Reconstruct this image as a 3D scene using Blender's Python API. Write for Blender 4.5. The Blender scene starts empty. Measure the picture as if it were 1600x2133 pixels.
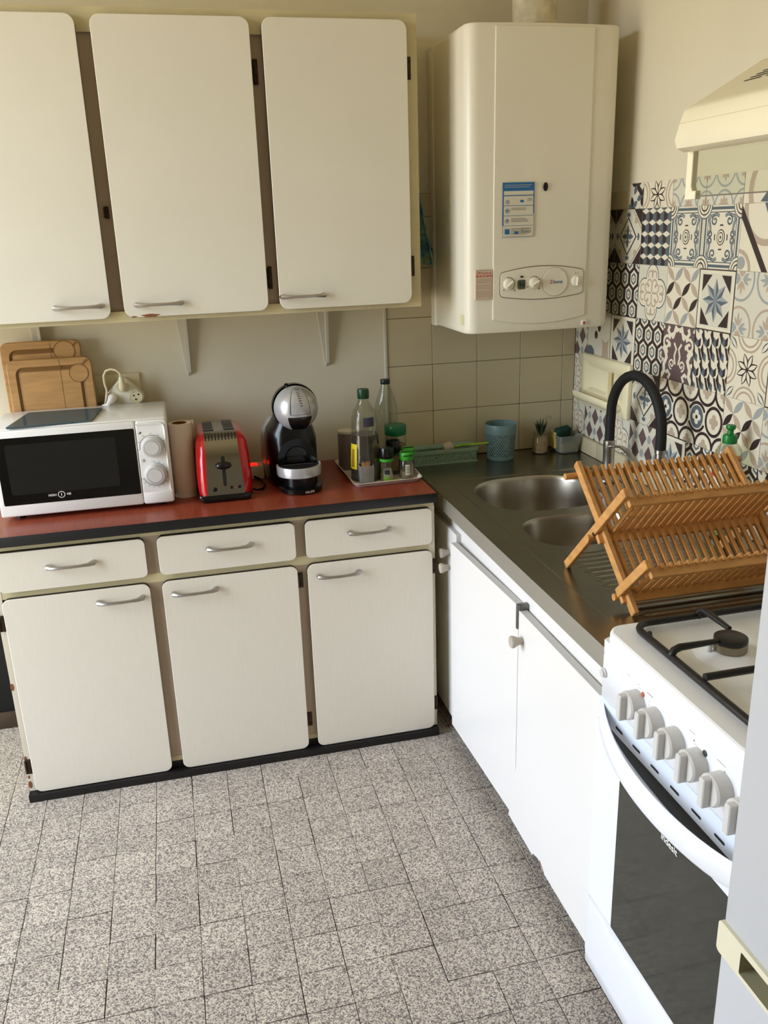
import bpy, bmesh, math, random
from mathutils import Vector, Matrix
R = random.Random(7)
pi, cos, sin = math.pi, math.cos, math.sin
SC = bpy.context.scene
COL = SC.collection

# ------------------------------------------------------------------ camera
cam = bpy.data.cameras.new('camera'); co = bpy.data.objects.new('camera', cam); COL.objects.link(co)
yaw, pit, rol = 0.230854710, 0.319400906, -0.0327560186
_f = Vector((sin(yaw)*cos(pit), cos(yaw)*cos(pit), -sin(pit))); _r = Vector((cos(yaw), -sin(yaw), 0)); _u = _r.cross(_f)
r2 = _r*cos(rol)+_u*sin(rol); u2 = -_r*sin(rol)+_u*cos(rol)
M = Matrix((r2, u2, -_f)).transposed().to_4x4(); M.translation = Vector((0.475488613, -2.15732210, 1.51167536))
co.matrix_world = M
cam.sensor_fit = 'VERTICAL'; cam.sensor_height = 24.0; cam.sensor_width = 18.0
cam.lens = 1804.37*24.0/2133.0
cam.clip_start = 0.02
SC.camera = co
# ------------------------------------------------------------------ world: pale sky above a sunlit warm ground
W = bpy.data.worlds.new('sky'); SC.world = W; W.use_nodes = True
nt = W.node_tree; nt.nodes.clear()
tc = nt.nodes.new('ShaderNodeTexCoord'); sx = nt.nodes.new('ShaderNodeSeparateXYZ'); cr = nt.nodes.new('ShaderNodeValToRGB')
bg = nt.nodes.new('ShaderNodeBackground'); wo = nt.nodes.new('ShaderNodeOutputWorld'); ma = nt.nodes.new('ShaderNodeMath')
ma.operation = 'MULTIPLY_ADD'; ma.inputs[1].default_value = 0.5; ma.inputs[2].default_value = 0.5
nt.links.new(tc.outputs['Generated'], sx.inputs[0]); nt.links.new(sx.outputs['Z'], ma.inputs[0]); nt.links.new(ma.outputs[0], cr.inputs[0])
e = cr.color_ramp.elements
GROUND = (0.60, 0.515, 0.385, 1); SKY = (1.0, 1.10, 1.27, 1)
e[0].position = 0.47; e[0].color = GROUND; e[1].position = 0.53; e[1].color = SKY
nt.links.new(cr.outputs[0], bg.inputs[0]); bg.inputs[1].default_value = 12.0; nt.links.new(bg.outputs[0], wo.inputs[0])
# window portal (guides sampling of the sky through window_1)
WY0, WY1, WZ0, WZ1, WX = -1.30, 0.25, 0.15, 2.50, -1.45
pl = bpy.data.lights.new('window_portal', 'AREA'); pl.shape = 'RECTANGLE'; pl.size = WY1-WY0; pl.size_y = WZ1-WZ0
pl.cycles.is_portal = True
po = bpy.data.objects.new('window_portal', pl); COL.objects.link(po)
po.location = (WX+0.01, (WY0+WY1)/2, (WZ0+WZ1)/2)
po.rotation_euler = Matrix(((0, 0, -1), (1, 0, 0), (0, -1, 0))).to_euler()
SC.view_settings.view_transform = 'Standard'; SC.view_settings.look = 'None'
SC.view_settings.gamma = 1.0; SC.view_settings.use_curve_mapping = False
SC.view_settings.exposure = 0.02
SC.cycles.use_denoising = True
SC.cycles.max_bounces = 10; SC.cycles.diffuse_bounces = 6; SC.cycles.glossy_bounces = 5; SC.cycles.transmission_bounces = 8; SC.cycles.transparent_max_bounces = 12
SC.cycles.sample_clamp_indirect = 6.0

# ------------------------------------------------------------------ materials
def lin(c):
    return tuple(((x/255)/12.92 if x/255 <= 0.04045 else ((x/255+0.055)/1.055)**2.4) for x in c)+(1,)
def mat(name, col, rough=0.5, metal=0.0, var=0.0, vs=8.0, stretch=None, bump=0.0, bs=60.0, trans=0.0, ior=1.45, coat=0.0, alpha=1.0, emit=0.0, spec=0.5):
    m = bpy.data.materials.new(name); m.use_nodes = True; n = m.node_tree; b = n.nodes['Principled BSDF']
    c = lin(col); b.inputs['Base Color'].default_value = c
    b.inputs['Roughness'].default_value = rough; b.inputs['Metallic'].default_value = metal
    b.inputs['Transmission Weight'].default_value = trans; b.inputs['IOR'].default_value = ior
    b.inputs['Coat Weight'].default_value = coat; b.inputs['Alpha'].default_value = alpha; b.inputs['Specular IOR Level'].default_value = spec
    if emit: b.inputs['Emission Color'].default_value = c; b.inputs['Emission Strength'].default_value = emit
    if var or bump:
        t = n.nodes.new('ShaderNodeTexCoord'); mp = n.nodes.new('ShaderNodeMapping'); n.links.new(t.outputs['Object'], mp.inputs[0])
        if stretch: mp.inputs['Scale'].default_value = stretch
    if var:
        nz = n.nodes.new('ShaderNodeTexNoise'); nz.inputs['Scale'].default_value = vs; nz.inputs['Detail'].default_value = 5
        n.links.new(mp.outputs[0], nz.inputs[0])
        rp = n.nodes.new('ShaderNodeValToRGB'); rp.color_ramp.elements[0].position = 0.3; rp.color_ramp.elements[1].position = 0.7
        k = lambda s: tuple(min(1, x*s) for x in c[:3])+(1,)
        rp.color_ramp.elements[0].color = k(1-var); rp.color_ramp.elements[1].color = k(1+var)
        n.links.new(nz.outputs[0], rp.inputs[0]); n.links.new(rp.outputs[0], b.inputs['Base Color'])
    if bump:
        nb = n.nodes.new('ShaderNodeTexNoise'); nb.inputs['Scale'].default_value = bs; nb.inputs['Detail'].default_value = 3
        bp = n.nodes.new('ShaderNodeBump'); bp.inputs['Strength'].default_value = bump; bp.inputs['Distance'].default_value = 0.002
        n.links.new(mp.outputs[0], nb.inputs[0]); n.links.new(nb.outputs[0], bp.inputs['Height']); n.links.new(bp.outputs[0], b.inputs['Normal'])
    return m
def glassy(name, col, tint=0.9, gl=0.08, rough=0.05, fr=0.32):
    """thin clear pane or bottle wall: mostly transparent, with a little gloss"""
    m = bpy.data.materials.new(name); m.use_nodes = True; n = m.node_tree; n.nodes.clear()
    o = n.nodes.new('ShaderNodeOutputMaterial'); tr = n.nodes.new('ShaderNodeBsdfTransparent'); g = n.nodes.new('ShaderNodeBsdfGlossy'); x = n.nodes.new('ShaderNodeMixShader')
    d = n.nodes.new('ShaderNodeBsdfDiffuse'); x2 = n.nodes.new('ShaderNodeMixShader')
    lw = n.nodes.new('ShaderNodeLayerWeight'); lw.inputs[0].default_value = 0.25; mm = n.nodes.new('ShaderNodeMath'); mm.operation = 'MULTIPLY_ADD'
    mm.inputs[1].default_value = fr; mm.inputs[2].default_value = gl; n.links.new(lw.outputs['Facing'], mm.inputs[0])
    tr.inputs[0].default_value = lin(col); d.inputs[0].default_value = lin(col); g.inputs['Roughness'].default_value = rough
    x2.inputs[0].default_value = 1-tint; n.links.new(tr.outputs[0], x2.inputs[1]); n.links.new(d.outputs[0], x2.inputs[2])
    n.links.new(mm.outputs[0], x.inputs[0]); n.links.new(x2.outputs[0], x.inputs[1]); n.links.new(g.outputs[0], x.inputs[2]); n.links.new(x.outputs[0], o.inputs[0])
    return m
def terrazzo():
    m = bpy.data.materials.new('terrazzo'); m.use_nodes = True; n = m.node_tree; b = n.nodes['Principled BSDF']; L = n.links.new
    g = n.nodes.new('ShaderNodeNewGeometry'); oi = n.nodes.new('ShaderNodeObjectInfo')
    nz = n.nodes.new('ShaderNodeTexNoise'); nz.inputs['Scale'].default_value = 160; nz.inputs['Detail'].default_value = 2
    vm = n.nodes.new('ShaderNodeVectorMath'); vm.operation = 'MULTIPLY_ADD'; vm.inputs[1].default_value = (0.004,)*3
    L(g.outputs['Position'], nz.inputs[0]); L(nz.outputs['Color'], vm.inputs[0]); L(g.outputs['Position'], vm.inputs[2])
    v = n.nodes.new('ShaderNodeTexVoronoi'); v.inputs['Scale'].default_value = 400; L(vm.outputs[0], v.inputs['Vector'])
    s = n.nodes.new('ShaderNodeSeparateColor'); L(v.outputs['Color'], s.inputs[0])
    r = n.nodes.new('ShaderNodeValToRGB'); r.color_ramp.interpolation = 'LINEAR'; el = r.color_ramp.elements
    el[0].position = 0.0; el[0].color = lin((104, 96, 94)); el[1].position = 1.0; el[1].color = lin((216, 204, 190))
    for p, c in ((0.20, (116, 107, 104)), (0.36, (150, 140, 134)), (0.52, (180, 169, 158)), (0.72, (206, 195, 181))):
        q = el.new(p); q.color = lin(c)
    L(s.outputs[0], r.inputs[0])
    n2 = n.nodes.new('ShaderNodeTexNoise'); n2.inputs['Scale'].default_value = 5; n2.inputs['Detail'].default_value = 6; L(g.outputs['Position'], n2.inputs[0])
    ad = n.nodes.new('ShaderNodeMath'); ad.operation = 'MULTIPLY_ADD'; ad.inputs[1].default_value = 0.16; L(oi.outputs['Random'], ad.inputs[0])
    m2 = n.nodes.new('ShaderNodeMath'); m2.operation = 'MULTIPLY_ADD'; m2.inputs[1].default_value = 0.30; m2.inputs[2].default_value = 0.74; L(n2.outputs[0], m2.inputs[0]); L(m2.outputs[0], ad.inputs[2])
    mx = n.nodes.new('ShaderNodeVectorMath'); mx.operation = 'SCALE'; L(r.outputs[0], mx.inputs[0]); L(ad.outputs[0], mx.inputs['Scale'])
    L(mx.outputs[0], b.inputs['Base Color']); b.inputs['Roughness'].default_value = 0.42; b.inputs['Specular IOR Level'].default_value = 0.35
    return m
CREAM = mat('cream_wall_paint', (214, 206, 182), 0.6, var=0.03, vs=3, bump=0.12, bs=90)
GREYW = mat('lower_wall_paint', (196, 190, 172), 0.6, var=0.04, vs=3, bump=0.12, bs=90)
FARW = mat('beige_far_wall_paint', (176, 166, 142), 0.7)
CEIL = mat('ceiling_paint', (225, 215, 185), 0.8)
TILEC = mat('cream_glazed_tile', (196, 184, 152), 0.22, var=0.03, vs=5)
GROUT = mat('grey_grout', (96, 84, 66), 0.9)
FGROUT = mat('floor_grout', (98, 78, 66), 0.95)
TERR = terrazzo()
FORM = mat('white_linen_laminate', (229, 221, 206), 0.42, var=0.022, vs=14, stretch=(22, 4, 1))
FORMU = mat('white_upper_laminate', (228, 223, 208), 0.42, var=0.02, vs=5)
EDGE = mat('dark_door_edge', (45, 34, 28), 0.6)
FRAME = mat('aged_cream_frame_paint', (212, 199, 156), 0.5, var=0.06, vs=9)
FRAMEL = mat('white_side_stile_paint', (226, 214, 192), 0.5, var=0.03, vs=9)
STEELE = mat('steel_edge', (178, 174, 164), 0.5, 0.9)
TAUPE = mat('taupe_stile', (186, 166, 142), 0.6, var=0.06, vs=6)
BLACK = mat('black_laminate', (22, 20, 20), 0.45)
CHROME = mat('worn_chrome', (182, 178, 175), 0.33, 1.0)
HINGE = mat('rusty_hinge', (66, 50, 36), 0.6, 0.5, var=0.35, vs=120)
REDTOP = mat('red_brown_wood_laminate', (140, 62, 40), 0.3, var=0.16, vs=16, stretch=(9, 1, 1))
STEEL = mat('brushed_steel', (150, 147, 136), 0.27, 1.0, var=0.08, vs=30, stretch=(1, 14, 1))
STEELB = mat('bowl_steel', (176, 168, 154), 0.32, 1.0, var=0.12, vs=14)
WHITE = mat('white_enamel', (230, 231, 236), 0.22)
WHITEP = mat('white_plastic', (232, 231, 228), 0.2)
WHITEL = mat('white_melamine', (228, 224, 221), 0.28)
GREYP = mat('grey_white_plastic', (205, 203, 200), 0.4)
BLKP = mat('black_plastic', (14, 14, 15), 0.22)
BLKM = mat('matt_black', (20, 19, 19), 0.6)
BLKG = mat('black_glass', (8, 8, 9), 0.06, spec=0.6)
OVENG = mat('oven_glass', (48, 50, 46), 0.08, spec=0.8)
BOIL = mat('boiler_enamel', (228, 222, 204), 0.3)
BOILD = mat('boiler_groove', (92, 78, 52), 0.6)
HOODM = mat('hood_enamel', (240, 230, 200), 0.35)
BAMB = mat('bamboo', (200, 146, 84), 0.45, var=0.16, vs=26, stretch=(1, 1, 3))
WOODB = mat('worn_beech_board', (174, 134, 84), 0.55, var=0.14, vs=12, stretch=(1, 1, 6))
WOODG = mat('board_groove', (128, 92, 50), 0.6)
CERAM = mat('cream_ceramic', (232, 222, 186), 0.12, coat=0.3)
TW = mat('tile_print_white', (224, 216, 194), 0.35); TK = mat('tile_print_black_brown', (58, 46, 46), 0.35); TB = mat('tile_print_blue', (90, 102, 110), 0.35)
TL = mat('tile_print_pale_blue', (158, 162, 160), 0.35); TG = mat('tile_print_beige', (182, 164, 144), 0.35); TR = mat('tile_print_brown', (104, 84, 84), 0.35); TP = mat('tile_print_pale_grey', (212, 207, 189), 0.35)
TM = [TW, TK, TB, TL, TG, TR, TP]
PAPER = mat('kitchen_paper', (214, 200, 182), 0.9, bump=0.5, bs=160); CARD = mat('cardboard', (120, 78, 44), 0.9)
REDE = mat('red_enamel', (190, 14, 24), 0.18, coat=0.5)
INOX = mat('toaster_inox', (150, 146, 140), 0.14, 1.0)
SILV = mat('silver_plastic', (178, 178, 180), 0.25, 0.35)
SILD = mat('grey_plastic_dark', (50, 50, 54), 0.3)
CLEAR = glassy('clear_plastic', (234, 236, 226), 0.965, 0.03)
FROST = glassy('frosted_plastic', (222, 224, 218), 0.80, 0.04, 0.3, 0.15)
GLASSB = glassy('tinted_glass_board', (104, 124, 132), 0.5, 0.06, 0.05, 0.2)
VISOR = glassy('visor_glass', (247, 248, 242), 0.99, 0.02, 0.05, 0.06)
PANE = glassy('window_glass', (250, 252, 252), 0.99, 0.02)
OIL = mat('dark_oil', (42, 30, 8), 0.2)
GRNC = mat('dark_green_cap', (14, 62, 34), 0.35); GRND = mat('near_black_green_cap', (18, 34, 30), 0.4); GRNJ = mat('green_lid', (16, 104, 62), 0.35)
LIME = mat('bright_green_plastic', (62, 168, 44), 0.35); LIMEY = mat('lime_brush', (150, 190, 40), 0.4); SOAPG = mat('soap_cap_green', (22, 120, 52), 0.35)
YEL = mat('yellow_label', (226, 200, 20), 0.5); TEAL = mat('teal_plastic', (106, 132, 132), 0.4); MINT = mat('mint_plastic', (150, 178, 160), 0.4)
HOLE = mat('dark_hole', (26, 26, 22), 0.9)
BEIGEL = mat('spice_contents', (132, 112, 78), 0.8, var=0.3, vs=200); GREYC = mat('grey_card_canister', (128, 118, 118), 0.6, var=0.05)
SUCC = mat('succulent_green', (44, 66, 40), 0.5); PEBB = mat('tan_pebbles', (176, 146, 112), 0.8, var=0.35, vs=260, bump=1.0, bs=220)
SPG = mat('green_scourer', (24, 62, 52), 0.95, bump=1.0, bs=300); SPY = mat('yellow_sponge', (206, 190, 110), 0.95, bump=0.6, bs=200)
PICK = mat('toothpick_wood', (196, 138, 84), 0.7); BRIST = mat('white_bristle', (206, 200, 188), 0.9)
PLUGW = mat('socket_white', (222, 218, 200), 0.35); PLUGC = mat('socket_cream', (214, 204, 168), 0.4)
REDL = mat('red_neon_switch', (255, 20, 12), 0.3, emit=2.2); REDP = mat('red_print', (196, 44, 34), 0.5); BLUP = mat('blue_print', (34, 104, 160), 0.5)
GRYP = mat('grey_print', (110, 104, 92), 0.6); LCD = mat('lcd_grey_green', (74, 80, 68), 0.25); STICK = mat('sticker_paper', (214, 208, 190), 0.5); PINKS = mat('pale_pink_sticker', (206, 184, 162), 0.5)
HOBW = mat('hob_brightened_enamel', (246, 247, 250), 0.35)  # paler copy of the cooker enamel, bright light on the top put into the colour
FRID = mat('fridge_white', (192, 193, 197), 0.3); FRIDT = mat('fridge_cream_trim', (222, 215, 190), 0.4); FRIDD = mat('fridge_recess', (150, 146, 120), 0.5)
CLOTH = mat('teal_patterned_cloth', (58, 84, 90), 0.95, var=0.55, vs=28, bump=0.6, bs=120)
_r = [n for n in CLOTH.node_tree.nodes if n.type == 'VALTORGB'][0].color_ramp
_r.elements[0].color = lin((30, 56, 60)); _r.elements[1].color = lin((120, 96, 92))
for _p, _c in ((.44, (52, 92, 108)), (.52, (70, 112, 116)), (.60, (96, 124, 96))): _r.elements.new(_p).color = lin(_c); CLOTHR = mat('pink_cloth_print', (150, 92, 84), 0.95)
SKIRT = mat('brown_skirting', (74, 58, 46), 0.6, var=0.2, vs=10); DARK = mat('black_board', (12, 11, 11), 0.7)
CAST = mat('black_grate_enamel', (24, 22, 22), 0.35); BURN = mat('burner_aluminium', (150, 140, 122), 0.4, 1.0)
FLUE = mat('flaking_white_flue', (200, 190, 164), 0.6, var=0.25, vs=26); KNOB = mat('grey_beige_knob', (178, 168, 154), 0.35)
ALU = mat('pale_door_edge', (200, 198, 194), 0.5); CHIP = mat('bare_chipboard', (132, 82, 54), 0.9)

# ------------------------------------------------------------------ mesh building
class B:
    def __init__(s): s.v = []; s.f = []; s.m = []
    def face(s, pts, m=0):
        b = len(s.v); s.v += [tuple(p) for p in pts]; s.f.append(tuple(range(b, b+len(pts)))); s.m.append(m); return s
    def loft(s, rings, m=0, c0=True, c1=True, cm=None, closed=True, loop=False, ms=None):
        n = len(rings[0]); b = len(s.v); cm = m if cm is None else cm
        for r in rings: s.v += [tuple(p) for p in r]
        k = len(rings)
        for i in range(k if loop else k-1):
            a0 = b+i*n; a1 = b+((i+1) % k)*n
            for j in range(n if closed else n-1):
                q = (j+1) % n; s.f.append((a0+j, a0+q, a1+q, a1+j)); s.m.append(ms[i] if ms else m)
        if c0 and not loop: s.f.append(tuple(b+j for j in reversed(range(n)))); s.m.append(cm)
        if c1 and not loop: s.f.append(tuple(b+(k-1)*n+j for j in range(n))); s.m.append(cm)
        return s
    def box(s, x0, x1, y0, y1, z0, z1, m=0, bev=0.0, seg=2):
        bm = bmesh.new(); bmesh.ops.create_cube(bm, size=1.0)
        for v in bm.verts: v.co = Vector(((x0+x1)/2+v.co.x*(x1-x0), (y0+y1)/2+v.co.y*(y1-y0), (z0+z1)/2+v.co.z*(z1-z0)))
        if bev: bmesh.ops.bevel(bm, geom=bm.edges[:], offset=bev, segments=seg, affect='EDGES', profile=0.5)
        return s.bm(bm, m)
    def bm(s, bm, m=0, T=None):
        b = len(s.v); bm.verts.index_update()
        s.v += [tuple(T @ v.co if T else v.co) for v in bm.verts]
        for f in bm.faces: s.f.append(tuple(b+v.index for v in f.verts)); s.m.append(m)
        bm.free(); return s
    def lathe(s, prof, c=(0, 0, 0), m=0, n=24, ax='z', ms=None, c0=True, c1=True, sx=1.0, sy=1.0):
        rings = []
        for r, h in prof:
            ring = []
            for i in range(n):
                a = 2*pi*i/n; p, q = r*cos(a)*sx, r*sin(a)*sy
                ring.append({'z': (c[0]+p, c[1]+q, c[2]+h), '-x': (c[0]-h, c[1]-p, c[2]+q), '-y': (c[0]+p, c[1]-h, c[2]+q)}[ax])
            rings.append(ring)
        return s.loft(rings, m, c0, c1, ms=ms, cm=(ms[-1] if ms else m))
    def tube(s, path, r, m=0, n=8, cap=True, loop=False, flat=1.0):
        P = [Vector(p) for p in path]; k = len(P); rr = r if isinstance(r, (list, tuple)) else [r]*k
        rings = []; up = None
        for i in range(k):
            if loop: t = P[(i+1) % k]-P[i-1]
            else: t = P[min(i+1, k-1)]-P[max(i-1, 0)]
            t.normalize()
            if up is None:
                up = Vector((0, 0, 1)) if abs(t.z) < 0.9 else Vector((1, 0, 0))
            up = (up-t*up.dot(t)); up.normalize(); sd = t.cross(up)
            rings.append([P[i]+sd*(cos(2*pi*j/n)*rr[i])+up*(sin(2*pi*j/n)*rr[i]*flat) for j in range(n)])
        return s.loft(rings, m, cap, cap, loop=loop)
    def prism(s, pts, o, u, v, n, d0, d1, m=0, ms=None, b=0.0, back=True):
        """polygon pts (a,b) on axes u,v from o, extruded along n from d0 to d1; ms = side material"""
        o, u, v, n = Vector(o), Vector(u), Vector(v), Vector(n); ms = m if ms is None else ms
        if u.cross(v).dot(n) < 0: pts = list(reversed(pts))
        ring = lambda q, d: [o+u*a+v*c+n*d for a, c in q]
        if b:
            q = inset(pts, b)
            s.loft([ring(pts, d0), ring(pts, d1-b), ring(q, d1)], c0=back, c1=True, cm=m, ms=[ms, m])
        else: s.loft([ring(pts, d0), ring(pts, d1)], ms, back, True, cm=m)
        return s
def inset(p, b):
    n = len(p); out = []
    A = sum(p[i][0]*p[(i+1) % n][1]-p[(i+1) % n][0]*p[i][1] for i in range(n))
    sg = 1 if A > 0 else -1
    for i in range(n):
        a, c, d = Vector(p[i-1]), Vector(p[i]), Vector(p[(i+1) % n])
        e1 = (c-a).normalized(); e2 = (d-c).normalized(); n1 = Vector((-e1.y, e1.x))*sg; n2 = Vector((-e2.y, e2.x))*sg
        k = n1+n2; l = k.length
        k = k/l if l > 1e-6 else n1
        out.append(tuple(c+k*(b/max(0.5, k.dot(n1)))))
    return out
def rr(x0, x1, y0, y1, r, n=5):
    if not isinstance(r, (list, tuple)): r = [r]*4
    out = []
    for (cx, cy, a0), q in zip(((x1, y1, 0), (x0, y1, pi/2), (x0, y0, pi), (x1, y0, 3*pi/2)), r):
        sx = 1 if cx == x1 else -1; sy = 1 if cy == y1 else -1
        if q <= 0: out.append((cx, cy)); continue
        for i in range(n+1):
            a = a0+pi/2*i/n; out.append((cx-sx*q+q*cos(a), cy-sy*q+q*sin(a)))
    return out
def wloc(o):
    l = Vector((0, 0, 0))
    while o: l += o.location; o = o.parent
    return l
def build(name, b, mats, parent=None, world=True, smooth=35, origin=None):
    me = bpy.data.meshes.new(name)
    off = (wloc(parent) if parent else Vector(origin or (0, 0, 0))) if world else Vector((0, 0, 0))
    me.from_pydata([tuple(Vector(v)-off) for v in b.v], [], b.f)
    mats = mats if isinstance(mats, (list, tuple)) else [mats]
    for m in mats: me.materials.append(m)
    me.polygons.foreach_set('material_index', b.m)
    bm = bmesh.new(); bm.from_mesh(me); bmesh.ops.recalc_face_normals(bm, faces=bm.faces[:]); bm.to_mesh(me); bm.free()
    if smooth: me.shade_smooth(); me.set_sharp_from_angle(angle=math.radians(smooth))
    me.update()
    o = bpy.data.objects.new(name, me); COL.objects.link(o)
    if parent: o.parent = parent
    elif world: o.location = off
    return o
def tag(o, label, cat, group=None, kind=None):
    o['label'] = label
    if cat: o['category'] = cat
    if group: o['group'] = group
    if kind: o['kind'] = kind
    return o
def thing(name, label, cat, loc=(0, 0, 0), rz=0.0, group=None):
    o = bpy.data.objects.new(name, None); COL.objects.link(o); o.empty_display_size = 0.05
    o.location = loc; o.rotation_euler = (0, 0, rz); return tag(o, label, cat, group)
def struct(name, b, mats, parent=None, label=None, **k):
    o = build(name, b, mats, parent, **k)
    if not parent: o['kind'] = 'structure'
    if label: o['label'] = label
    return o
def dup(o, loc=None, rz=None, label=None):
    def cp(x, par):
        c = x.copy(); COL.objects.link(c); c.parent = par
        for ch in [h for h in bpy.data.objects if h.parent == x]: cp(ch, c)
        return c
    c = cp(o, o.parent)
    if loc is not None: c.location = loc
    if rz is not None: c.rotation_euler = (0, 0, rz)
    if label: c['label'] = label
    return c
def text(name, s, size, o, u, v, m, parent, shear=0.0, bold=0.0, align='CENTER', sxx=1.0):
    """flat lettering, a thin mesh lying on the surface at o with axes u (reading) and v (up)"""
    cu = bpy.data.curves.new('t', 'FONT'); cu.body = s; cu.size = size; cu.align_x = align; cu.align_y = 'CENTER'; cu.shear = shear; cu.offset = bold; cu.resolution_u = 3
    ob = bpy.data.objects.new('t', cu); COL.objects.link(ob); dg = bpy.context.evaluated_depsgraph_get()
    me = bpy.data.meshes.new_from_object(ob.evaluated_get(dg)); bpy.data.objects.remove(ob)
    u, v = Vector(u), Vector(v); n = u.cross(v); off = wloc(parent)
    for w in me.vertices: w.co = Vector(o)+u*(w.co.x*sxx)+v*w.co.y+n*0.0006-off
    me.materials.clear(); me.materials.append(m); me.name = name
    t = bpy.data.objects.new(name, me); COL.objects.link(t); t.parent = parent
    return t
X, Y, Z = Vector((1, 0, 0)), Vector((0, 1, 0)), Vector((0, 0, 1))
def arcpts(cx, cy, r, a0, a1, n=12): return [(cx+r*cos(a0+(a1-a0)*i/n), cy+r*sin(a0+(a1-a0)*i/n)) for i in range(n+1)]
# ------------------------------------------------------------------ room shell
YB, XR, ZC, YF = 0.552, 1.794, 2.62, -3.4
XL = -1.4
b = B().box(XL, XR, YF, YB, -0.12, -0.006); floor = struct('floor', b, FGROUT)
struct('ceiling', B().box(XL-.2, XR+.15, YF-.1, YB+.15, ZC, ZC+.1), CEIL)
wall_back = struct('wall_back', B().box(XL-.2, XR+.15, YB, YB+.15, -0.1, ZC), CREAM)
wall_right = struct('wall_right', B().box(XR, XR+.15, YF, YB, -0.1, ZC), CREAM)
struct('wall_front', B().box(XL-.2, XR+.15, YF-.15, YF, -0.1, ZC), FARW)
b = B().box(XL-.15, XL, YF, YB, -0.1, WZ0).box(XL-.15, XL, YF, YB, WZ1, ZC).box(XL-.15, XL, YF, WY0, WZ0, WZ1).box(XL-.15, XL, WY1, YB, WZ0, WZ1)
struct('wall_left', b, FARW)
wn = B()
for y0, y1 in ((WY0, WY0+.06), (WY1-.06, WY1), ((WY0+WY1)/2-.04, (WY0+WY1)/2+.04)): wn.box(XL-.10, XL-.04, y0, y1, WZ0, WZ1)
wn.box(XL-.10, XL-.04, WY0, WY1, WZ0, WZ0+.06).box(XL-.10, XL-.04, WY0, WY1, WZ1-.06, WZ1)
win = struct('window_1', wn, WHITEP)
build('pane', B().box(XL-.072, XL-.068, WY0+.05, (WY0+WY1)/2-.03, WZ0+.05, WZ1-.05), PANE, win)
build('pane', B().box(XL-.072, XL-.068, (WY0+WY1)/2+.03, WY1-.05, WZ0+.05, WZ1-.05), PANE, win)
struct('baseboard_back', B().box(XL, -0.06, YB-.030, YB, 0.0, 0.058, 0, .003), SKIRT)
struct('trim_1', B().box(1.128, 1.139, .540, YB, .768, 1.30, 0, .004), GREYW)
# stain of old paint high on the back wall
struct('trim_2', B().prism([(0.50+.035*cos(a)*(1+.3*sin(3*a)), 2.055+.02*sin(a)) for a in [2*pi*i/16 for i in range(16)]], (0, YB, 0), X, Z, -Y, -0.001, 0.0006), mat('yellowed_paint_patch', (206, 188, 142), 0.7))
# floor tiles, 10 cm terrazzo squares
fp = B().prism(rr(-.0493, .0493, -.0493, .0493, .0008, 1), (0, 0, 0), X, Y, Z, -0.008, 0.0, 0, b=0.0007, back=False)
ft = None; rest = B()
for c in range(-16, 18):
    for r in range(-6, 34):
        x, y = (c+.5)*.1, -(r+.5)*.1
        if x-.05 > XR or y+.05 > YB+.08 or y < YF: continue
        hid = (-.04 < x < 1.15 and y > .11) or x > 1.31
        if -5 <= c <= 13 and -6 <= r <= 10 and not hid:
            if ft is None:
                ft = build('floor_tile', fp, TERR, floor, world=False); o = ft
            else: o = ft.copy(); COL.objects.link(o)
            o.location = (x+R.uniform(-.0007, .0007), y+R.uniform(-.0007, .0007), R.uniform(-.0007, .0003)); o.rotation_euler = (R.uniform(-.004, .004), R.uniform(-.004, .004), R.uniform(-.006, .006))
        elif not hid or x > XR-.5: rest.box(x-.0493, x+.0493, y-.0493, y+.0493, -.006, -.0006)
o = build('floor_tile', rest, TERR, floor, smooth=0); o['kind'] = 'stuff'
# cream glazed wall tiles behind the sink
xs = [1.139, 1.2885, 1.4405, 1.5925, 1.7445, 1.789]; zs = [.767, .9265, 1.079, 1.2305, 1.382, 1.5335, 1.60]
struct('trim_3', B().box(1.139, XR, .5475, YB, .76, 1.60), GROUT)
for i in range(5):
    for j in range(6):
        build('wall_tile', B().prism(rr(xs[i]+.0008, xs[i+1]-.0008, zs[j]+.0008, zs[j+1]-.0008, .001, 1), (0, .545, 0), X, Z, -Y, -.0035, R.uniform(0, .0006), 0, b=.0008, back=False), TILEC, wall_back, smooth=0)
for y0, y1 in ((.2365, .385), (.387, .544)): build('wall_tile', B().box(1.7905, 1.7945, y0, y1, 1.5345, 1.583, 0, .001), TILEC, wall_right)
# upstand of cream tiles along the right wall
for k in range(9):
    y1 = .540-k*.2; y0 = y1-.2+.0012
    build('upstand_tile', B().box(1.777, 1.7938, y0, y1, .767, .819, 0, .003), TILEC, wall_right)
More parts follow.
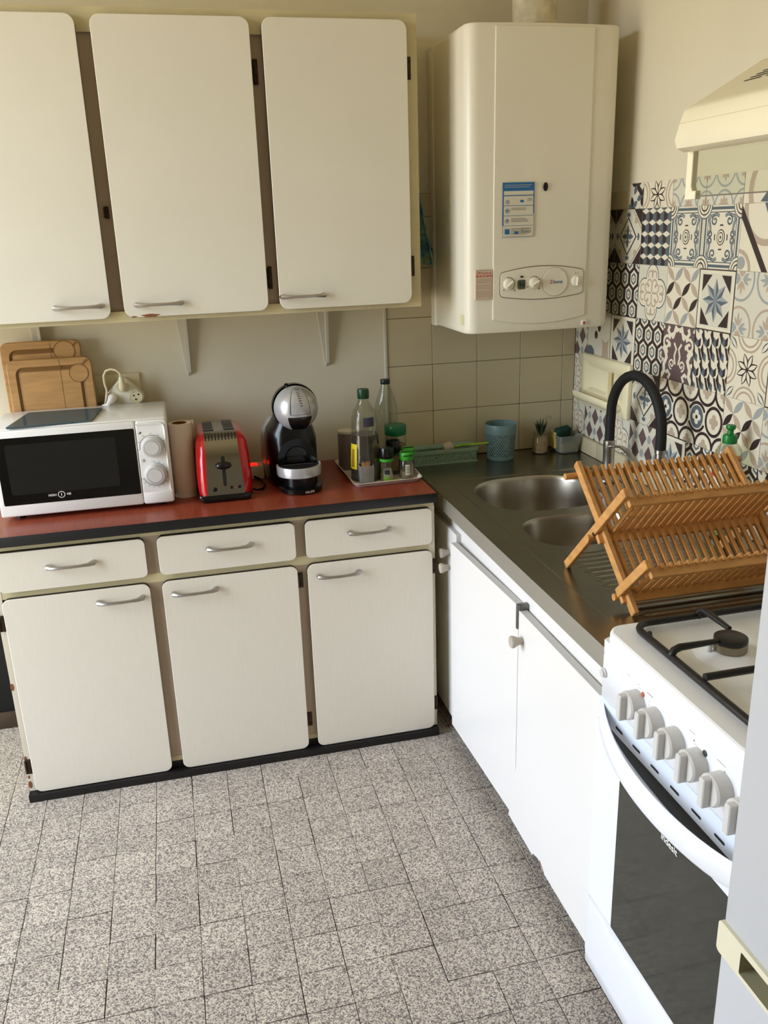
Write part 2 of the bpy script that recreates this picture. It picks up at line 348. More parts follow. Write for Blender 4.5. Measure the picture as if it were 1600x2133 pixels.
# ------------------------------------------------------------------ patchwork tiles on the right wall
WT = 0.1497
def ell(cx, cy, rx, ry=None, n=18, a0=0): ry = rx if ry is None else ry; return [(cx+rx*cos(a0+2*pi*i/n), cy+ry*sin(a0+2*pi*i/n)) for i in range(n)]
def dia(cx, cy, rx, ry=None): ry = rx if ry is None else ry; return [(cx+rx, cy), (cx, cy+ry), (cx-rx, cy), (cx, cy-ry)]
def lens(x0, y0, x1, y1, w, n=7):
    d = Vector((x1-x0, y1-y0)); l = d.normalized(); nn = Vector((-l.y, l.x)); p = []
    for sg in (1, -1):
        for i in range(n):
            t = i/n if sg == 1 else 1-i/n
            p.append((x0+d.x*t+nn.x*sg*w*sin(pi*t), y0+d.y*t+nn.y*sg*w*sin(pi*t)))
    return p
def strk(path, w, closed=False):
    P = [Vector(p) for p in path]; k = len(P); out = []; nn = []
    for i in range(k):
        t = (P[(i+1) % k]-P[i-1]) if closed else (P[min(i+1, k-1)]-P[max(i-1, 0)])
        t.normalize(); nn.append(Vector((-t.y, t.x))*w/2)
    for i in range(k if closed else k-1):
        j = (i+1) % k; out.append([tuple(P[i]+nn[i]), tuple(P[j]+nn[j]), tuple(P[j]-nn[j]), tuple(P[i]-nn[i])])
    return out
def spir(cx, cy, r0, r1, a0, turns, n=14): return [(cx+(r0+(r1-r0)*i/n)*cos(a0+2*pi*turns*i/n), cy+(r0+(r1-r0)*i/n)*sin(a0+2*pi*turns*i/n)) for i in range(n+1)]
def clip(p, s0, s1, t0, t1):
    for ax, lim, sg in ((0, s0, 1), (0, s1, -1), (1, t0, 1), (1, t1, -1)):
        q = []; n = len(p)
        for i in range(n):
            a, c = p[i-1], p[i]; da, dc = (a[ax]-lim)*sg, (c[ax]-lim)*sg
            if (da >= 0) != (dc >= 0):
                f = da/(da-dc); q.append((a[0]+(c[0]-a[0])*f, a[1]+(c[1]-a[1])*f))
            if dc >= 0: q.append(c)
        p = q
        if len(p) < 3: return None
    return p
class Tile:
    def __init__(s, yh, zl, win): s.b = B(); s.yh, s.zl, s.w = yh, zl, win
    def p(s, a, c, h): return (1.79-h, s.yh-a*WT, s.zl+c*WT)
    def q(s, poly, m, L=1):
        if poly and isinstance(poly[0][0], (tuple, list)):
            for x in poly: s.q(x, m, L)
            return s
        c = clip(poly, *s.w); s.k = getattr(s, 'k', 0)+1
        if c: s.b.face([s.p(a, d, .00016*L+3e-7*s.k) for a, d in c], m)
        return s
    def base(s, m=0):
        s0, s1, t0, t1 = s.w; P = [(s0, t0), (s1, t0), (s1, t1), (s0, t1)]
        s.b.loft([[s.p(a, c, -.0038) for a, c in P], [s.p(a, c, 0) for a, c in P]], m, False, True); return s
def D8(f):
    for i in range(8): f(2*pi*i/8)
def k_flower(t):
    t.base(0)
    for cx, cy in ((0, .5), (1, .5), (.5, 0), (.5, 1)):
        for r in (.30, .22): t.q(strk(ell(cx+(cx-.5)*.16, cy+(cy-.5)*.16, r, n=28), .035, True), 4, 1)
    for sx in (0, 1):
        for sy in (0, 1):
            x0, y0 = .5+(sx-.5)*.98, .5+(sy-.5)*.98; x1, y1 = .5+(sx-.5)*.6, .5+(sy-.5)*.6
            t.q(lens(x0, y0, x1, y1, .055), 2, 2); t.q(lens(x0, y0, x1, y1, .03), 0, 3)
    t.q(ell(.5, .5, .27, n=24), 0, 2)
    def f(a):
        e = (.5+.27*cos(a+.39), .5+.27*sin(a+.39)); t.q(lens(.5, .5, *e, .060), 1, 3); t.q(lens(.5+.03*cos(a+.39), .5+.03*sin(a+.39), .5+.25*cos(a+.39), .5+.25*sin(a+.39), .034), 0, 4)
    D8(f)
def k_star(t):
    t.base(1); t.q([(.02, .02), (.98, .02), (.98, .98), (.02, .98)], 0, 1)
    t.q([(.09, .07), (.91, .07), (.91, .93), (.09, .93)], 6, 2)
    for sx in (1, -1):
        for sy in (1, -1):
            c = (.5+sx*.39, .5+sy*.41); t.q([c, (c[0]-sx*.26, c[1]), (c[0], c[1]-sy*.28)], 1, 3)
    for i in range(8):
        a = pi/2+2*pi*i/8; p = lambda r, w: (.5+r*cos(w), .5+r*sin(w))
        t.q([(.5, .5), p(.19, a-pi/8), p(.36, a), p(.19, a)], 2, 3); t.q([(.5, .5), p(.19, a), p(.36, a), p(.19, a+pi/8)], 3, 3)
def k_hex(t, off=0.0):
    t.base(1); h = 1/3
    hx = lambda cx, cy, r: [(cx+r*.92*sin(2*pi*i/6), cy+r*1.08*cos(2*pi*i/6)) for i in range(6)]
    for j in range(-1, 5):
        for i in range(-1, 5):
            cx, cy = (i+.5+(.5 if j % 2 else 0))*h-.02, .12+j*.30
            for r, m, L in ((.155, 0, 1), (.108, 2, 2), (.066, 0, 3), (.034, 4, 4)): t.q(hx(cx, cy, r), m, L)
def k_cube(t):
    t.base(2); w = .25; h = .2
    for j in range(-1, 6):
        for i in range(-1, 5):
            x, y = i*w+(.125 if j % 2 else 0)*0, j*h
            t.q([(x, y), (x+w/2, y-h*.25), (x+w/2, y+h*.5), (x, y+h*.75)], 1, 1)
            t.q(dia(x+w/2, y+h*.75, w/2, h*.27), 0, 2)
def k_cubez(t):
    t.base(0); w = .25; h = .25
    for j in range(-2, 7):
        for i in range(-1, 6):
            x, y = i*w, j*h+(i*.03)
            t.q([(x, y), (x+.12, y-.07), (x+.12, y+.06), (x, y+.13)], 2, 1)
            t.q([(x+.12, y-.07), (x+.19, y-.02), (x+.19, y+.11), (x+.12, y+.06)] if (j % 2) else [(x+.12, y+.18), (x+.20, y-.02), (x+.26, y-.02), (x+.18, y+.18)], 1, 1)
            t.q([(x-.05, y+.13), (x+.01, y+.02), (x+.06, y+.02), (x+.01, y+.25)], 1, 2)
def k_petal(t):
    t.base(0); q = .25; pal = ((4, 3), (1, 4), (4, 1), (3, 4))
    for j in range(4):
        for i in range(4):
            x, y = i*q, 1-(j+1)*q; m = pal[j][i % 2]
            t.q(lens(x, y, x+q, y+q, .062) if (i+j) % 2 else lens(x, y+q, x+q, y, .062), m, 1)
def k_quatre(t):
    t.base(6)
    for m, r, L in ((2, .30, 1), (0, .275, 2)):
        for cx, cy in ((.5, .76), (.5, .24), (.24, .5), (.76, .5)): t.q(ell(cx, cy, r*.74 if cx == .5 else r*.8, r*.9), m, L)
        t.q(dia(.5, .5, .42*r/.3), m, L)
    for a in range(4):
        c, s_ = cos(a*pi/2), sin(a*pi/2); T = lambda P: [(.5+x*c-y*s_, .5+x*s_+y*c) for x, y in P]
        t.q(strk(T([(0, .02), (0, .2)]), .035), 4, 3); t.q(strk(T(arcpts(.09, .17, .07, pi*.9, -pi*.4)), .032), 4, 3); t.q(strk(T(arcpts(-.09, .17, .07, pi*.1, pi*1.4)), .032), 4, 3)
        t.q(strk(T(arcpts(.07, .32, .075, pi, -pi*.2)), .03), 4, 3); t.q(strk(T(arcpts(-.07, .32, .075, 0, pi*1.2)), .03), 4, 3); t.q(lens(*T([(0, .26)])[0], *T([(0, .44)])[0], .03), 4, 4)
def k_rhomb(t):
    t.base(6)
    for sx in (1, -1):
        for sy in (1, -1):
            c = (.5+sx*.5, .5+sy*.5); t.q([c, (c[0]-sx*.3, c[1]), (c[0], c[1]-sy*.3)], 1, 1); t.q(strk([(c[0]-sx*.36, c[1]), (c[0], c[1]-sy*.36)], .03), 4, 1)
            for k in (-1, 0, 1): t.q(lens(.5+sx*.24, .5+sy*.24, .5+sx*(.36+.05*k), .5+sy*(.36-.05*k), .03), 4, 2)
    for x, y in ((.5, .06), (.5, .94), (.06, .5), (.94, .5)):
        for k in range(3):
            a = math.atan2(y-.5, x-.5)+(k-1)*.7; t.q(lens(x, y, x-.1*cos(a), y-.1*sin(a), .028), 2, 2)
    t.q(dia(.5, .5, .33, .36), 1, 2); t.q(dia(.5, .5, .29, .32), 0, 3)
    for i in range(8):
        a = 2*pi*i/8; l = .22 if i % 2 == 0 else .17; t.q(lens(.5, .5, .5+l*cos(a), .5+l*sin(a), .045), 2, 4)
        if i % 2: t.q(lens(.5+.05*cos(a), .5+.05*sin(a), .5+.15*cos(a), .5+.15*sin(a), .024), 0, 5)
def k_scroll(t):
    t.base(0)
    for P in ([(.06, 0), (.06, 1)], [(.94, 0), (.94, 1)], [(0, .05), (1, .05)], [(0, .95), (1, .95)]): t.q(strk(P, .045), 2, 1)
    for P in ([(.12, 0), (.12, 1)], [(.88, 0), (.88, 1)], [(0, .11), (1, .11)], [(0, .89), (1, .89)]): t.q(strk(P, .016), 2, 1)
    for cx in (0, 1):
        for cy in (0, 1):
            for r, m, L in ((.22, 2, 2), (.20, 0, 3), (.16, 1, 4), (.14, 0, 5), (.10, 1, 6), (.075, 0, 7)): t.q(ell(cx, cy, r, n=28), m, L)
    for sx in (1, -1):
        for sy in (1, -1):
            T = lambda P: [(.5+sx*x, .5+sy*y) for x, y in P]
            pth = [(.36, .06), (.30, .12), (.32, .20), (.35, .27), (.32, .33), (.24, .34), (.16, .36), (.08, .33)]
            t.q(strk(T(pth), .05), 2, 2); t.q(strk(T(pth), .018), 3, 3); t.q(strk(T(spir(.20, .26, .085, .02, pi/2, -1.2)), .03), 2, 3); t.q(strk(T(spir(.30, .06, .06, .015, 0, -1.1)), .03), 2, 3)
    for r, m, L in ((.115, 1, 3), (.10, 0, 4), (.075, 1, 5), (.06, 0, 6), (.025, 2, 7)): t.q(ell(.5, .5, r*.95, r*1.1), m, L)
    for a in range(4): t.q(strk([(.5+.17*cos(a*pi/2+d), .5+.19*sin(a*pi/2+d)) for d in (-.25, -.12, 0, .12, .25)], .022), 1, 3)
def k_fan(t):
    t.base(6)
    for cx in (0, .5, 1):
        for cy in (-.02, .52, 1.02):
            t.q(strk(ell(cx, cy, .24, .24, n=26), .034, True), 3 if cy < .9 else 4, 1)
            for k in range(5):
                a = pi/2+(k-2)*.62; l = .17-.02*abs(k-2); t.q(lens(cx, cy, cx+l*cos(a), cy+l*sin(a), .035), 4 if cy < .3 else 3, 2)
                a += pi; t.q(lens(cx, cy, cx+l*cos(a), cy+l*sin(a), .035), 3 if cy < .3 else 4, 2)
def k_fleur(t):
    t.base(6)
    for cx in (.15, .85):
        for cy in (.12, .88) if cx == .15 else (.12, .88):
            t.q(strk(ell(cx, cy, .31, .33, n=30), .04, True), 3 if cy > .5 else 4, 1)
            for a in range(4):
                for k in (-1, 0, 1):
                    w = a*pi/2+k*.5; l = .25 if k == 0 else .2; t.q(lens(cx+.03*cos(a*pi/2), cy+.03*sin(a*pi/2), cx+l*cos(w), cy+l*sin(w), .026), 4 if a % 2 else 3, 2)
def k_acan(t):
    t.base(5)
    for sx in (1, -1):
        T = lambda P: [(.5+sx*x, y) for x, y in P]
        t.q(strk(T(spir(.16, .18+.12*0+.12, .10, .02, -pi/2, 1.3)), .035), 0, 1); t.q(strk(T(spir(.36, .66, .14, .02, pi*.8, -1.3)), .055), 0, 1)
        t.q(strk(T([(.50, .02), (.40, .14), (.42, .26), (.34, .40), (.40, .52), (.48, .58)]), .09), 0, 1); t.q(strk(T([(.08, .98), (.14, .84), (.26, .80), (.34, .88), (.30, .96)]), .08), 0, 1)
        t.q(strk(T([(.26, .02), (.20, .10), (.28, .16), (.34, .12)]), .07), 0, 1); t.q(strk(T([(.05, .30), (.09, .45), (.04, .58), (.12, .68)]), .05), 0, 1)
        for x, y, a in ((.30, .48, .6), (.24, .58, 1.2), (.42, .36, -.3), (.2, .74, 2.2), (.44, .92, .3), (.1, .88, 2.6)): t.q(lens(*T([(x, y)])[0], *T([(x+.13*cos(a), y+.13*sin(a))])[0], .04), 0, 2)
def k_chain(t):
    t.base(0)
    for cx, cy, m in ((.25, .5, 2), (.75, .5, 4), (.5, .02, 4), (.0, .02, 4), (1, .02, 4), (.5, .98, 4), (0, .98, 4), (1, .98, 4)):
        rx = .19
        if m == 2: t.q(ell(cx, cy, rx, rx*1.08, 24), 2, 2)
        for a in range(4): t.q(ell(cx+.07*cos(a*pi/2), cy+.075*sin(a*pi/2), .055), 0 if m == 2 else 4, 3)
        t.q(ell(cx, cy, .035), 1 if m == 2 else 4, 4)
        if m == 4 and cy == .5: t.q(strk(ell(cx, cy, .225, .24, 30), .055, True), 1, 2)
    t.q(strk(arcpts(.25, .5, .25, pi*.15, pi*.85), .055), 1, 1); t.q(strk(arcpts(.25, .5, .25, -pi*.15, -pi*.85), .055), 1, 1)
    for cy, s_ in ((.0, 1), (1.0, -1)): t.q(strk(arcpts(.5, cy, .25, 0, s_*pi), .055), 1, 1); t.q(strk(arcpts(.0, cy, .25, 0, s_*pi/2), .055), 1, 1); t.q(strk(arcpts(1, cy, .25, s_*pi/2, s_*pi), .055), 1, 1)
def k_latt(t):
    t.base(6)
    for i in range(-1, 4):
        for j in range(-1, 4):
            cx, cy = i*.5+(.25 if j % 2 else 0), j*.32+.1
            t.q(dia(cx, cy, .15, .19), 5, 1); t.q(ell(cx+.25, cy, .07, .085, 10), 3, 2)
def k_ring(t):
    t.base(0)
    t.q(strk(ell(.62, .95, .52, n=40), .10, True), 4, 1); t.q(strk([(-.05, .95), (.75, -.1)], .11), 1, 2); t.q(strk([(.05, 1.5), (-.2, .8)], .1), 1, 2)
    t.q(strk(ell(0, 0, .3, n=30), .06, True), 4, 3); t.q(ell(.08, .12, .1), 3, 4); t.q([(.5, 1.05), (.75, 1.3), (.8, .9), (.65, .8)], 2, 3)
def k_ring2(t):
    t.base(0)
    t.q(strk(ell(.72, .2, .55, n=40), .11, True), 4, 1); t.q(strk([(.1, .75), (.35, 1.05)], .12), 1, 2); t.q([(.42, .02), (.62, .22), (.8, .18), (.8, .0)], 2, 2); t.q([(.72, .22), (.86, .22), (.86, 0), (.72, 0)], 4, 3)
def k_dots(t):
    t.base(6)
    for i in range(3): t.q(ell(.38+.13*i, .5+.16*i, .07, .085), 1, 1)
    t.q(ell(.2, .95, .2, .1), 4, 1); t.q(ell(.45, .9, .12, .08), 3, 2); t.q([(.66, .02), (.68, .3), (.66, .46), (.76, .38), (.86, .40), (.94, .48), (.92, .28), (.96, .02)], 4, 1); t.q(ell(.12, .1, .2, .16), 2, 1)
def k_floral(t):
    t.base(6)
    for cx, cy in ((.62, .3), (.75, .7), (.85, .1), (.5, .9), (.95, .5)):
        for k in range(5): a = 2*pi*k/5+cx*9; t.q(lens(cx, cy, cx+.2*cos(a), cy+.2*sin(a), .055), 2 if k % 2 else 1, 1)
K = dict(f=k_flower, s=k_star, h=k_hex, c=k_cube, z=k_cubez, p=k_petal, q=k_quatre, r=k_rhomb, o=k_scroll, n=k_fan, l=k_fleur, a=k_acan, k=k_chain, t=k_latt, g=k_ring, G=k_ring2, d=k_dots, b=k_floral)
# rows of the patchwork from top to bottom; columns run from the corner towards the camera
rows = [(1.5335, 0, .46, '..bfnnGfsohc'), (1.384, 0, 1, 'rrrcoogpkthq'), (1.2345, 0, 1, 'hhhqpslfrczk'), (1.085, 0, 1, 'tdshazfsqpol'), (.9355, 0, 1, 'qqqrkkpltsha'), (.820, .228, 1, 'qtqtshhzpfqt')]
Y0 = .4575+WT
for zl, t0, t1, kinds in rows:
    for i, kd in enumerate(kinds):
        if kd == '.': continue
        yh = Y0-i*.15; s0, s1 = 0.004, .996
        if i == 0: s0 = (Y0-.5445)/WT
        if kd == 'b': s0 = .49
        ta, tb_ = (.27, .73) if kd in 'b' or (kd == 'f' and t1 < 1) else (t0, t1)
        t = Tile(yh, zl-ta*WT, (s0, s1, ta+.003, tb_-.003)); K[kd](t)
        build('patterned_tile', t.b, TM, wall_right, smooth=0)
# ------------------------------------------------------------------ fitted furniture
def handle(parent, x, z, y, w=.058, m=CHROME):
    """bow handle on a front facing -y, centred at x,z with its feet on the plane y"""
    b = B(); P = [(-w, 0, 0), (-w+.002, -.010, 0), (-w*.78, -.019, 0), (-w*.4, -.022, 0), (0, -.023, 0), (w*.4, -.022, 0), (w*.78, -.019, 0), (w-.002, -.010, 0), (w, 0, 0)]
    b.tube([(x+p[0], y+p[1], z) for p in P], [.0085, .0098, .0072, .0054, .0058, .0054, .0072, .0098, .0085], 0, 8, flat=.75)
    return build('handle', b, m, parent)
def front(parent, name, x0, x1, z0, z1, y, th, fm, r=.022, label=None, em=None):
    b = B().prism(rr(x0, x1, z0, z1, r), (0, y, 0), X, Z, -Y, -th, 0, 0, ms=1, b=.001)
    o = build(name, b, [fm, em or EDGE], parent)
    if label: o['label'] = label
    return o
def hinge(parent, x, y, z, h=.05, w=.012):
    b = B().box(x-w/2, x+w/2, y-.003, y+.003, z-h/2, z+h/2, 0, .001)
    for k in (-1, 0, 1): b.lathe([(.0035, -h*.14), (.0035, h*.14)], (x-w*.4, y-.003, z+k*h*.3), n=8)
    b.lathe([(.0025, 0), (.0025, .002)], (x+w*.25, y-.003, z+h*.3), n=8, ax='-y'); b.lathe([(.0025, 0), (.0025, .002)], (x+w*.25, y-.003, z-h*.3), n=8, ax='-y')
    return build('hinge', b, HINGE, parent)
# --- wall cabinet
wc = thing('wall_cabinet', 'long white wall cabinet with three tall rounded doors, hung above the red-brown worktop', 'cabinet', (.55, .42, 1.287))
xa, xb, za, zb = -.40, 1.184, 1.287, 2.035
b = B().box(xa, xb, .318, YB, za, zb)
build('carcass', b, FRAME, wc)
UX = [(-.37, -.045), (-.0455, .3275), (.362, .7435), (.7745, 1.1515)]
UX[0] = (-.43, -.08)
b = B().box(xa, xb, .3035, .3178, zb-.055, zb).box(xa, xb, .3035, .3178, za, za+.028).box(1.146, xb, .3035, .3178, za+.028, zb-.055)
build('face_frame', b, FRAME, wc)
for x in (.344, .759): build('stile', B().box(x-.03, x+.03, .312, .3179, za+.028, zb-.055), TAUPE, wc)
for i, (x0, x1) in enumerate(UX[1:]):
    d = front(wc, 'door', x0, x1, 1.300, 2.016, .2834, .019, FORMU, .024)
    if i == 0: handle(d, .247, 1.334, .2834)
    if i == 1: handle(d, .452, 1.332, .2834)
    if i == 2: handle(d, .840, 1.334, .2834)
b = B().prism([(.428+.022*cos(a)*(1+.4*sin(5*a)), 1.303+.0045*sin(a)) for a in [2*pi*i/14 for i in range(14)]], (0, .2834, 0), X, Z, -Y, -.001, .0004)
b.prism([(.385+.008*cos(a), 1.3015+.002*sin(a)) for a in [2*pi*i/8 for i in range(8)]], (0, .2834, 0), X, Z, -Y, -.001, .0004)
build('chipped_edge', b, CHIP, wc)
for x, z in ((.7555, 1.895), (.7555, 1.385)): hinge(wc, x, .310, z, .06, .011)
for x, z in ((1.163, 1.905), (1.163, 1.400)): hinge(wc, x-.003, .3025, z, .055, .011)
hinge(wc, .347, .310, 1.565, .03, .01)
# --- brackets below it
def bracket(xw, label):
    t = thing('shelf_bracket', label, 'bracket', (xw, YB, 1.09), group='brackets under the wall cabinet')
    b = B().prism([(-.022, .190), (.012, .190), (.007, 0.012), (.005, .002), (.002, 0), (-.001, .002), (-.003, .012)], (xw, YB, 1.095), X, Z, -Y, 0, .0035, b=.0015); build('wall_plate', b, GREYW, t)
    b = B().prism([(0, .190), (.034, .190), (.034, .184), (.009, .012), (0, .004)], (xw+.0075, YB-.0035, 1.095), -Y, Z, X, -.0045, .0045, b=.001); build('gusset', b, GREYW, t)
    build('screw', B().lathe([(.005, 0), (.004, .002)], (xw-.008, YB-.0035, 1.270), n=10, ax='-y'), GREYP, t); build('screw', B().lathe([(.0035, 0), (.003, .002)], (xw+.002, YB-.0035, 1.103), n=8, ax='-y'), GREYP, t)
bracket(.100, 'white steel shelf bracket half hidden behind the wooden cutting boards')
bracket(.512, 'white steel shelf bracket on the wall above the red toaster')
bracket(.938, 'white steel shelf bracket on the wall right of the coffee machine')
# --- base cabinet
bc = thing('base_cabinet', 'old white linen-laminate base cabinet with three drawers over three doors and a black plinth', 'cabinet', (.55, .33, 0))
b = B().box(-.045, -.027, .118, YB-.01, .046, .762).box(1.138, 1.156, .118, YB-.01, .046, .762).box(-.027, 1.138, .50, .52, .046, .762).box(-.027, 1.138, .13, .50, .05, .068)
build('carcass', b, FRAME, bc)
b = B().box(-.045, 1.156, .112, .125, .744, .7625).box(-.045, 1.156, .112, .125, .610, .636).box(-.027, 1.138, .112, .125, .046, .060)
build('face_frame', b, FRAME, bc)
for x in (-.036, 1.148): build('side_stile', B().box(x-.009, x+.009, .1112, .125, .024, .744), FRAMEL, bc)
for x in (.3645, .7648): build('stile', B().box(x-.026, x+.026, .113, .127, .060, .744), TAUPE, bc)
build('plinth', B().box(-.047, 1.157, .088, .13, .0, .0225).box(-.04, 1.15, .1125, .13, .02, .046), BLACK, bc)
for i, (x0, x1) in enumerate(((-.0274, .3484), (.3806, .7507), (.7789, 1.1458))):
    d = front(bc, 'drawer', x0, x1, .6325, .7425, .098, .0135, FORM, .016); handle(d, (.158, .571, .962)[i], .694+.001*i, .098, .057)
    d = front(bc, 'door', x0, x1, .0245, .6140, .098, .0135, FORM, .020); handle(d, (.270, .467, .868)[i], .578-.001*i, .098, .057)
for x, z in ((.7585, .565), (.7585, .115)): hinge(bc, x, .1115, z, .045, .016)
for x, z in ((1.1515, .560), (1.1515, .105)): hinge(bc, x, .108, z, .045, .014)
for x, z in ((-.037, .545), (-.037, .105)): hinge(bc, x, .108, z, .045, .016)
b = B()
for z, r in ((.574, .008), (.355, .011), (.130, .008), (.045, .012), (.07, .006)):
    b.prism([(-.042+r*.45*cos(a), z+r*sin(a)) for a in [2*pi*i/9 for i in range(9)]], (0, .1112, 0), X, Z, -Y, -.001, .0006)
build('chipped_edge', b, CHIP, bc)
# --- worktop
wt = thing('worktop', 'red-brown wood-look worktop with black front edge on the old base cabinet', 'worktop', (.55, .32, .763))
build('slab', B().box(-.05, 1.158, .0855, YB, .763, .7885, 0), BLACK, wt)
build('laminate', B().box(-.05, 1.157, .0865, YB, .7885, .7895, 0), REDTOP, wt)
build('edge_band', B().box(-.0515, 1.159, .083, .0857, .7625, .7895, 0, .0006), BLACK, wt)
# --- sink cabinet
sk = thing('sink_cabinet', 'white sink cabinet with three plain doors and grey-beige round knobs under the steel sink top', 'cabinet', (1.5, -.2, 0))
build('carcass', B().box(1.2235, 1.775, -.928, -.912, .10, .72).box(1.2235, 1.775, .37, .386, .10, .72).box(1.2235, 1.775, -.912, .37, .10, .116).box(1.76, 1.775, -.912, .37, .10, .72), WHITEL, sk)
build('fascia', B().box(1.2155, 1.2225, -.930, .395, .58, .722, 0, .001), WHITEL, sk)
build('plinth', B().box(1.262, 1.28, -.930, .52, 0, .10), BLACK, sk)
def sdoor(pts, x, th, knob=None, face=WHITEL):
    b = B().prism([(-y, z) for y, z in pts], (x, 0, 0), -Y, Z, -X, -th, 0, 0, ms=1, b=.001); d = build('door', b, [face, ALU], sk)
    if knob:
        kb = B().lathe([(.0085, 0), (.0085, .006), (.010, .012), (.0145, .022), (.0150, .026), (.0135, .029), (.0, .0295)], (x, knob[0], knob[1]), n=20, ax='-x'); build('knob', kb, KNOB, d)
    return d
sdoor([(.385, .055), (.043, .055), (.043, .672), (.385, .672)], 1.2, .019, (.105, .598))
# middle door stands slightly ajar on its hinges at the right
pts = [(.042, .062), (-.432, .062), (-.432, .6515), (.042, .6515)]
d = sdoor(pts, 1.1835, .019, (.055, .572))
bx = d.data
for v in bx.vertices:
    w = v.co.y+wloc(d).y; v.co.x += .012*(.042-w)/.48; v.co.z += (.008*(.042-w)/.48)
for v in d.children[0].data.vertices: v.co.x += .0005
notch = [(-.555, .056), (-.56, .064), (-.585, .072), (-.600, .070), (-.612, .060), (-.622, .058)]
pts = [(-.444, .655), (-.444, .23), (-.400, .060)]+notch+[(-.928, .060), (-.928, .655)]
d = sdoor(pts, 1.1915, .019, (-.468, .589))
build('chipped_edge', B().prism([(-y, z) for y, z in [(-.597, .0745), (-.612, .066), (-.624, .058), (-.626, .062), (-.614, .069), (-.600, .0775)]], (1.1915, 0, 0), -Y, Z, -X, -.002, .0005), CHIP, d)
build('hinge_plate', B().box(1.1905, 1.2155, -.449, -.434, .655, .669, 0, .001).box(1.1885, 1.2, -.443, -.433, .606, .667, 0, .001).lathe([(.003, 0), (.003, .002)], (1.1895, -.4425, .645), n=8, ax='-x').lathe([(.003, 0), (.003, .002)], (1.1895, -.4425, .618), n=8, ax='-x'), mat('grey_hinge_metal', (118, 116, 112), .45, .8), sk)
# --- steel sink top with two bowls and a drainer
st = thing('steel_sink', 'stainless steel sink top with a large bowl, a half bowl and a ribbed drainer', 'sink', (1.49, -.19, .72))
zt = .766
def outer(z, x0=1.187, x1=1.7765, y0=-.932, y1=.5445): return [(x0, y0, z), (x1, y0, z), (x1, y1, z), (x0, y1, z)]
def fill(bld, loops, z, m=0):
    """flat sheet at z between an outer loop and inner loops"""
    bm = bmesh.new(); es = []
    for lp in loops:
        vs = [bm.verts.new((p[0], p[1], z)) for p in lp]; es += [bm.edges.new((vs[i], vs[(i+1) % len(vs)])) for i in range(len(vs))]
    bmesh.ops.triangle_fill(bm, edges=es, use_beauty=True); return bld.bm(bm, m)
pan = rr(1.247, 1.735, -.87, .268, .05, 8)
bowl1 = rr(1.287, 1.640, -.082, .245, [.13, .13, .13, .13], 10); bowl2 = rr(1.297, 1.60, -.362, -.132, [.09]*4, 9)
b = B(); fill(b, [[p[:2] for p in outer(zt)], pan], zt)
build('front_edge', B().loft([outer(zt-.045, 1.1864), outer(zt-.0003, 1.1864)], c0=False, c1=False), STEELE, st, smooth=0)
pin = inset(pan, .006); b.loft([[(x, y, zt) for x, y in pan], [(x, y, zt-.0035) for x, y in pin]], c0=False, c1=False)
fill(b, [pin, bowl1, bowl2], zt-.0035)
build('top_sheet', b, STEEL, st, smooth=30)
def bowl(pts, dep, lbl):
    b = B(); cx = sum(p[0] for p in pts)/len(pts); cy = sum(p[1] for p in pts)/len(pts); rings = []
    for s_, d_ in ((1.0, 0), (.985, .004), (.972, .012), (.955, dep*.5), (.935, dep*.8), (.90, dep*.93), (.82, dep*.985), (.5, dep), (.1, dep+.004)):
        rings.append([(cx+(x-cx)*s_, cy+(y-cy)*s_, zt-.0035-d_) for x, y in pts])
    b.loft(rings, c0=False, c1=False); o = build('bowl', b, STEELB, st, smooth=60)
    build('drain', B().lathe([(.04, 0), (.038, .003), (.03, .001), (.0, -.004)], (cx, cy, zt-.0035-dep+.001), n=24), CHROME, o)
    return o
bowl(bowl1, .15, ''); bowl(bowl2, .12, '')
for k in range(17):
    y = -.415-k*.026
    build('drainer_rib', B().loft([[(1.315, y-.0085, zt-.0038), (1.315, y+.0085, zt-.0038), (1.315, y, zt-.0036)], [(1.335, y-.0085, zt-.0038), (1.335, y+.0085, zt-.0038), (1.335, y, zt+.0005)], [(1.66, y-.0085, zt-.0038), (1.66, y+.0085, zt-.0038), (1.66, y, zt+.0005)], [(1.68, y-.0085, zt-.0038), (1.68, y+.0085, zt-.0038), (1.68, y, zt-.0036)]]), STEEL, st, smooth=50)
# --- tap
fx, fy = 1.70, .112
tp = thing('kitchen_tap', 'chrome kitchen tap with a black rubber goose-neck hose behind the sink', 'tap', (fx, fy, zt))
build('body', B().lathe([(.027, 0), (.027, .006), (.0185, .012), (.0165, .02), (.0165, .092), (.0172, .094), (.0172, .122), (.0155, .124), (0, .124)], (fx, fy, zt), n=24), CHROME, tp)
ny = -.165; cy = (fy+ny)/2; ra = (fy-ny)/2
path = [(fx, fy, zt+.118), (fx, fy, .93), (fx, fy-.001, .955)]+[(fx, cy+ra*cos(a)*1.0, .965+.135*sin(a)) for a in [pi*i/16 for i in range(1, 16)]]+[(fx, ny, .955), (fx, ny, .922)]
build('hose', B().tube(path, .0142, n=14), mat('black_rubber', (20, 19, 19), 0.7), tp)
build('spray_nozzle', B().lathe([(.0, -.03), (.011, -.03), (.0125, -.02), (.0125, 0), (.0148, .002), (.0148, .012), (0, .012)], (fx, ny, .914), n=18), CHROME, tp)
b = B().tube([(fx, fy-.010, .872), (fx, fy-.035, .878), (fx-.002, fy-.075, .886), (fx-.004, fy-.115, .882), (fx-.006, fy-.155, .868), (fx-.008, fy-.19, .842)], [.011, .008, .0085, .0105, .011, .008], n=10, flat=.45); build('lever', b, CHROME, tp)
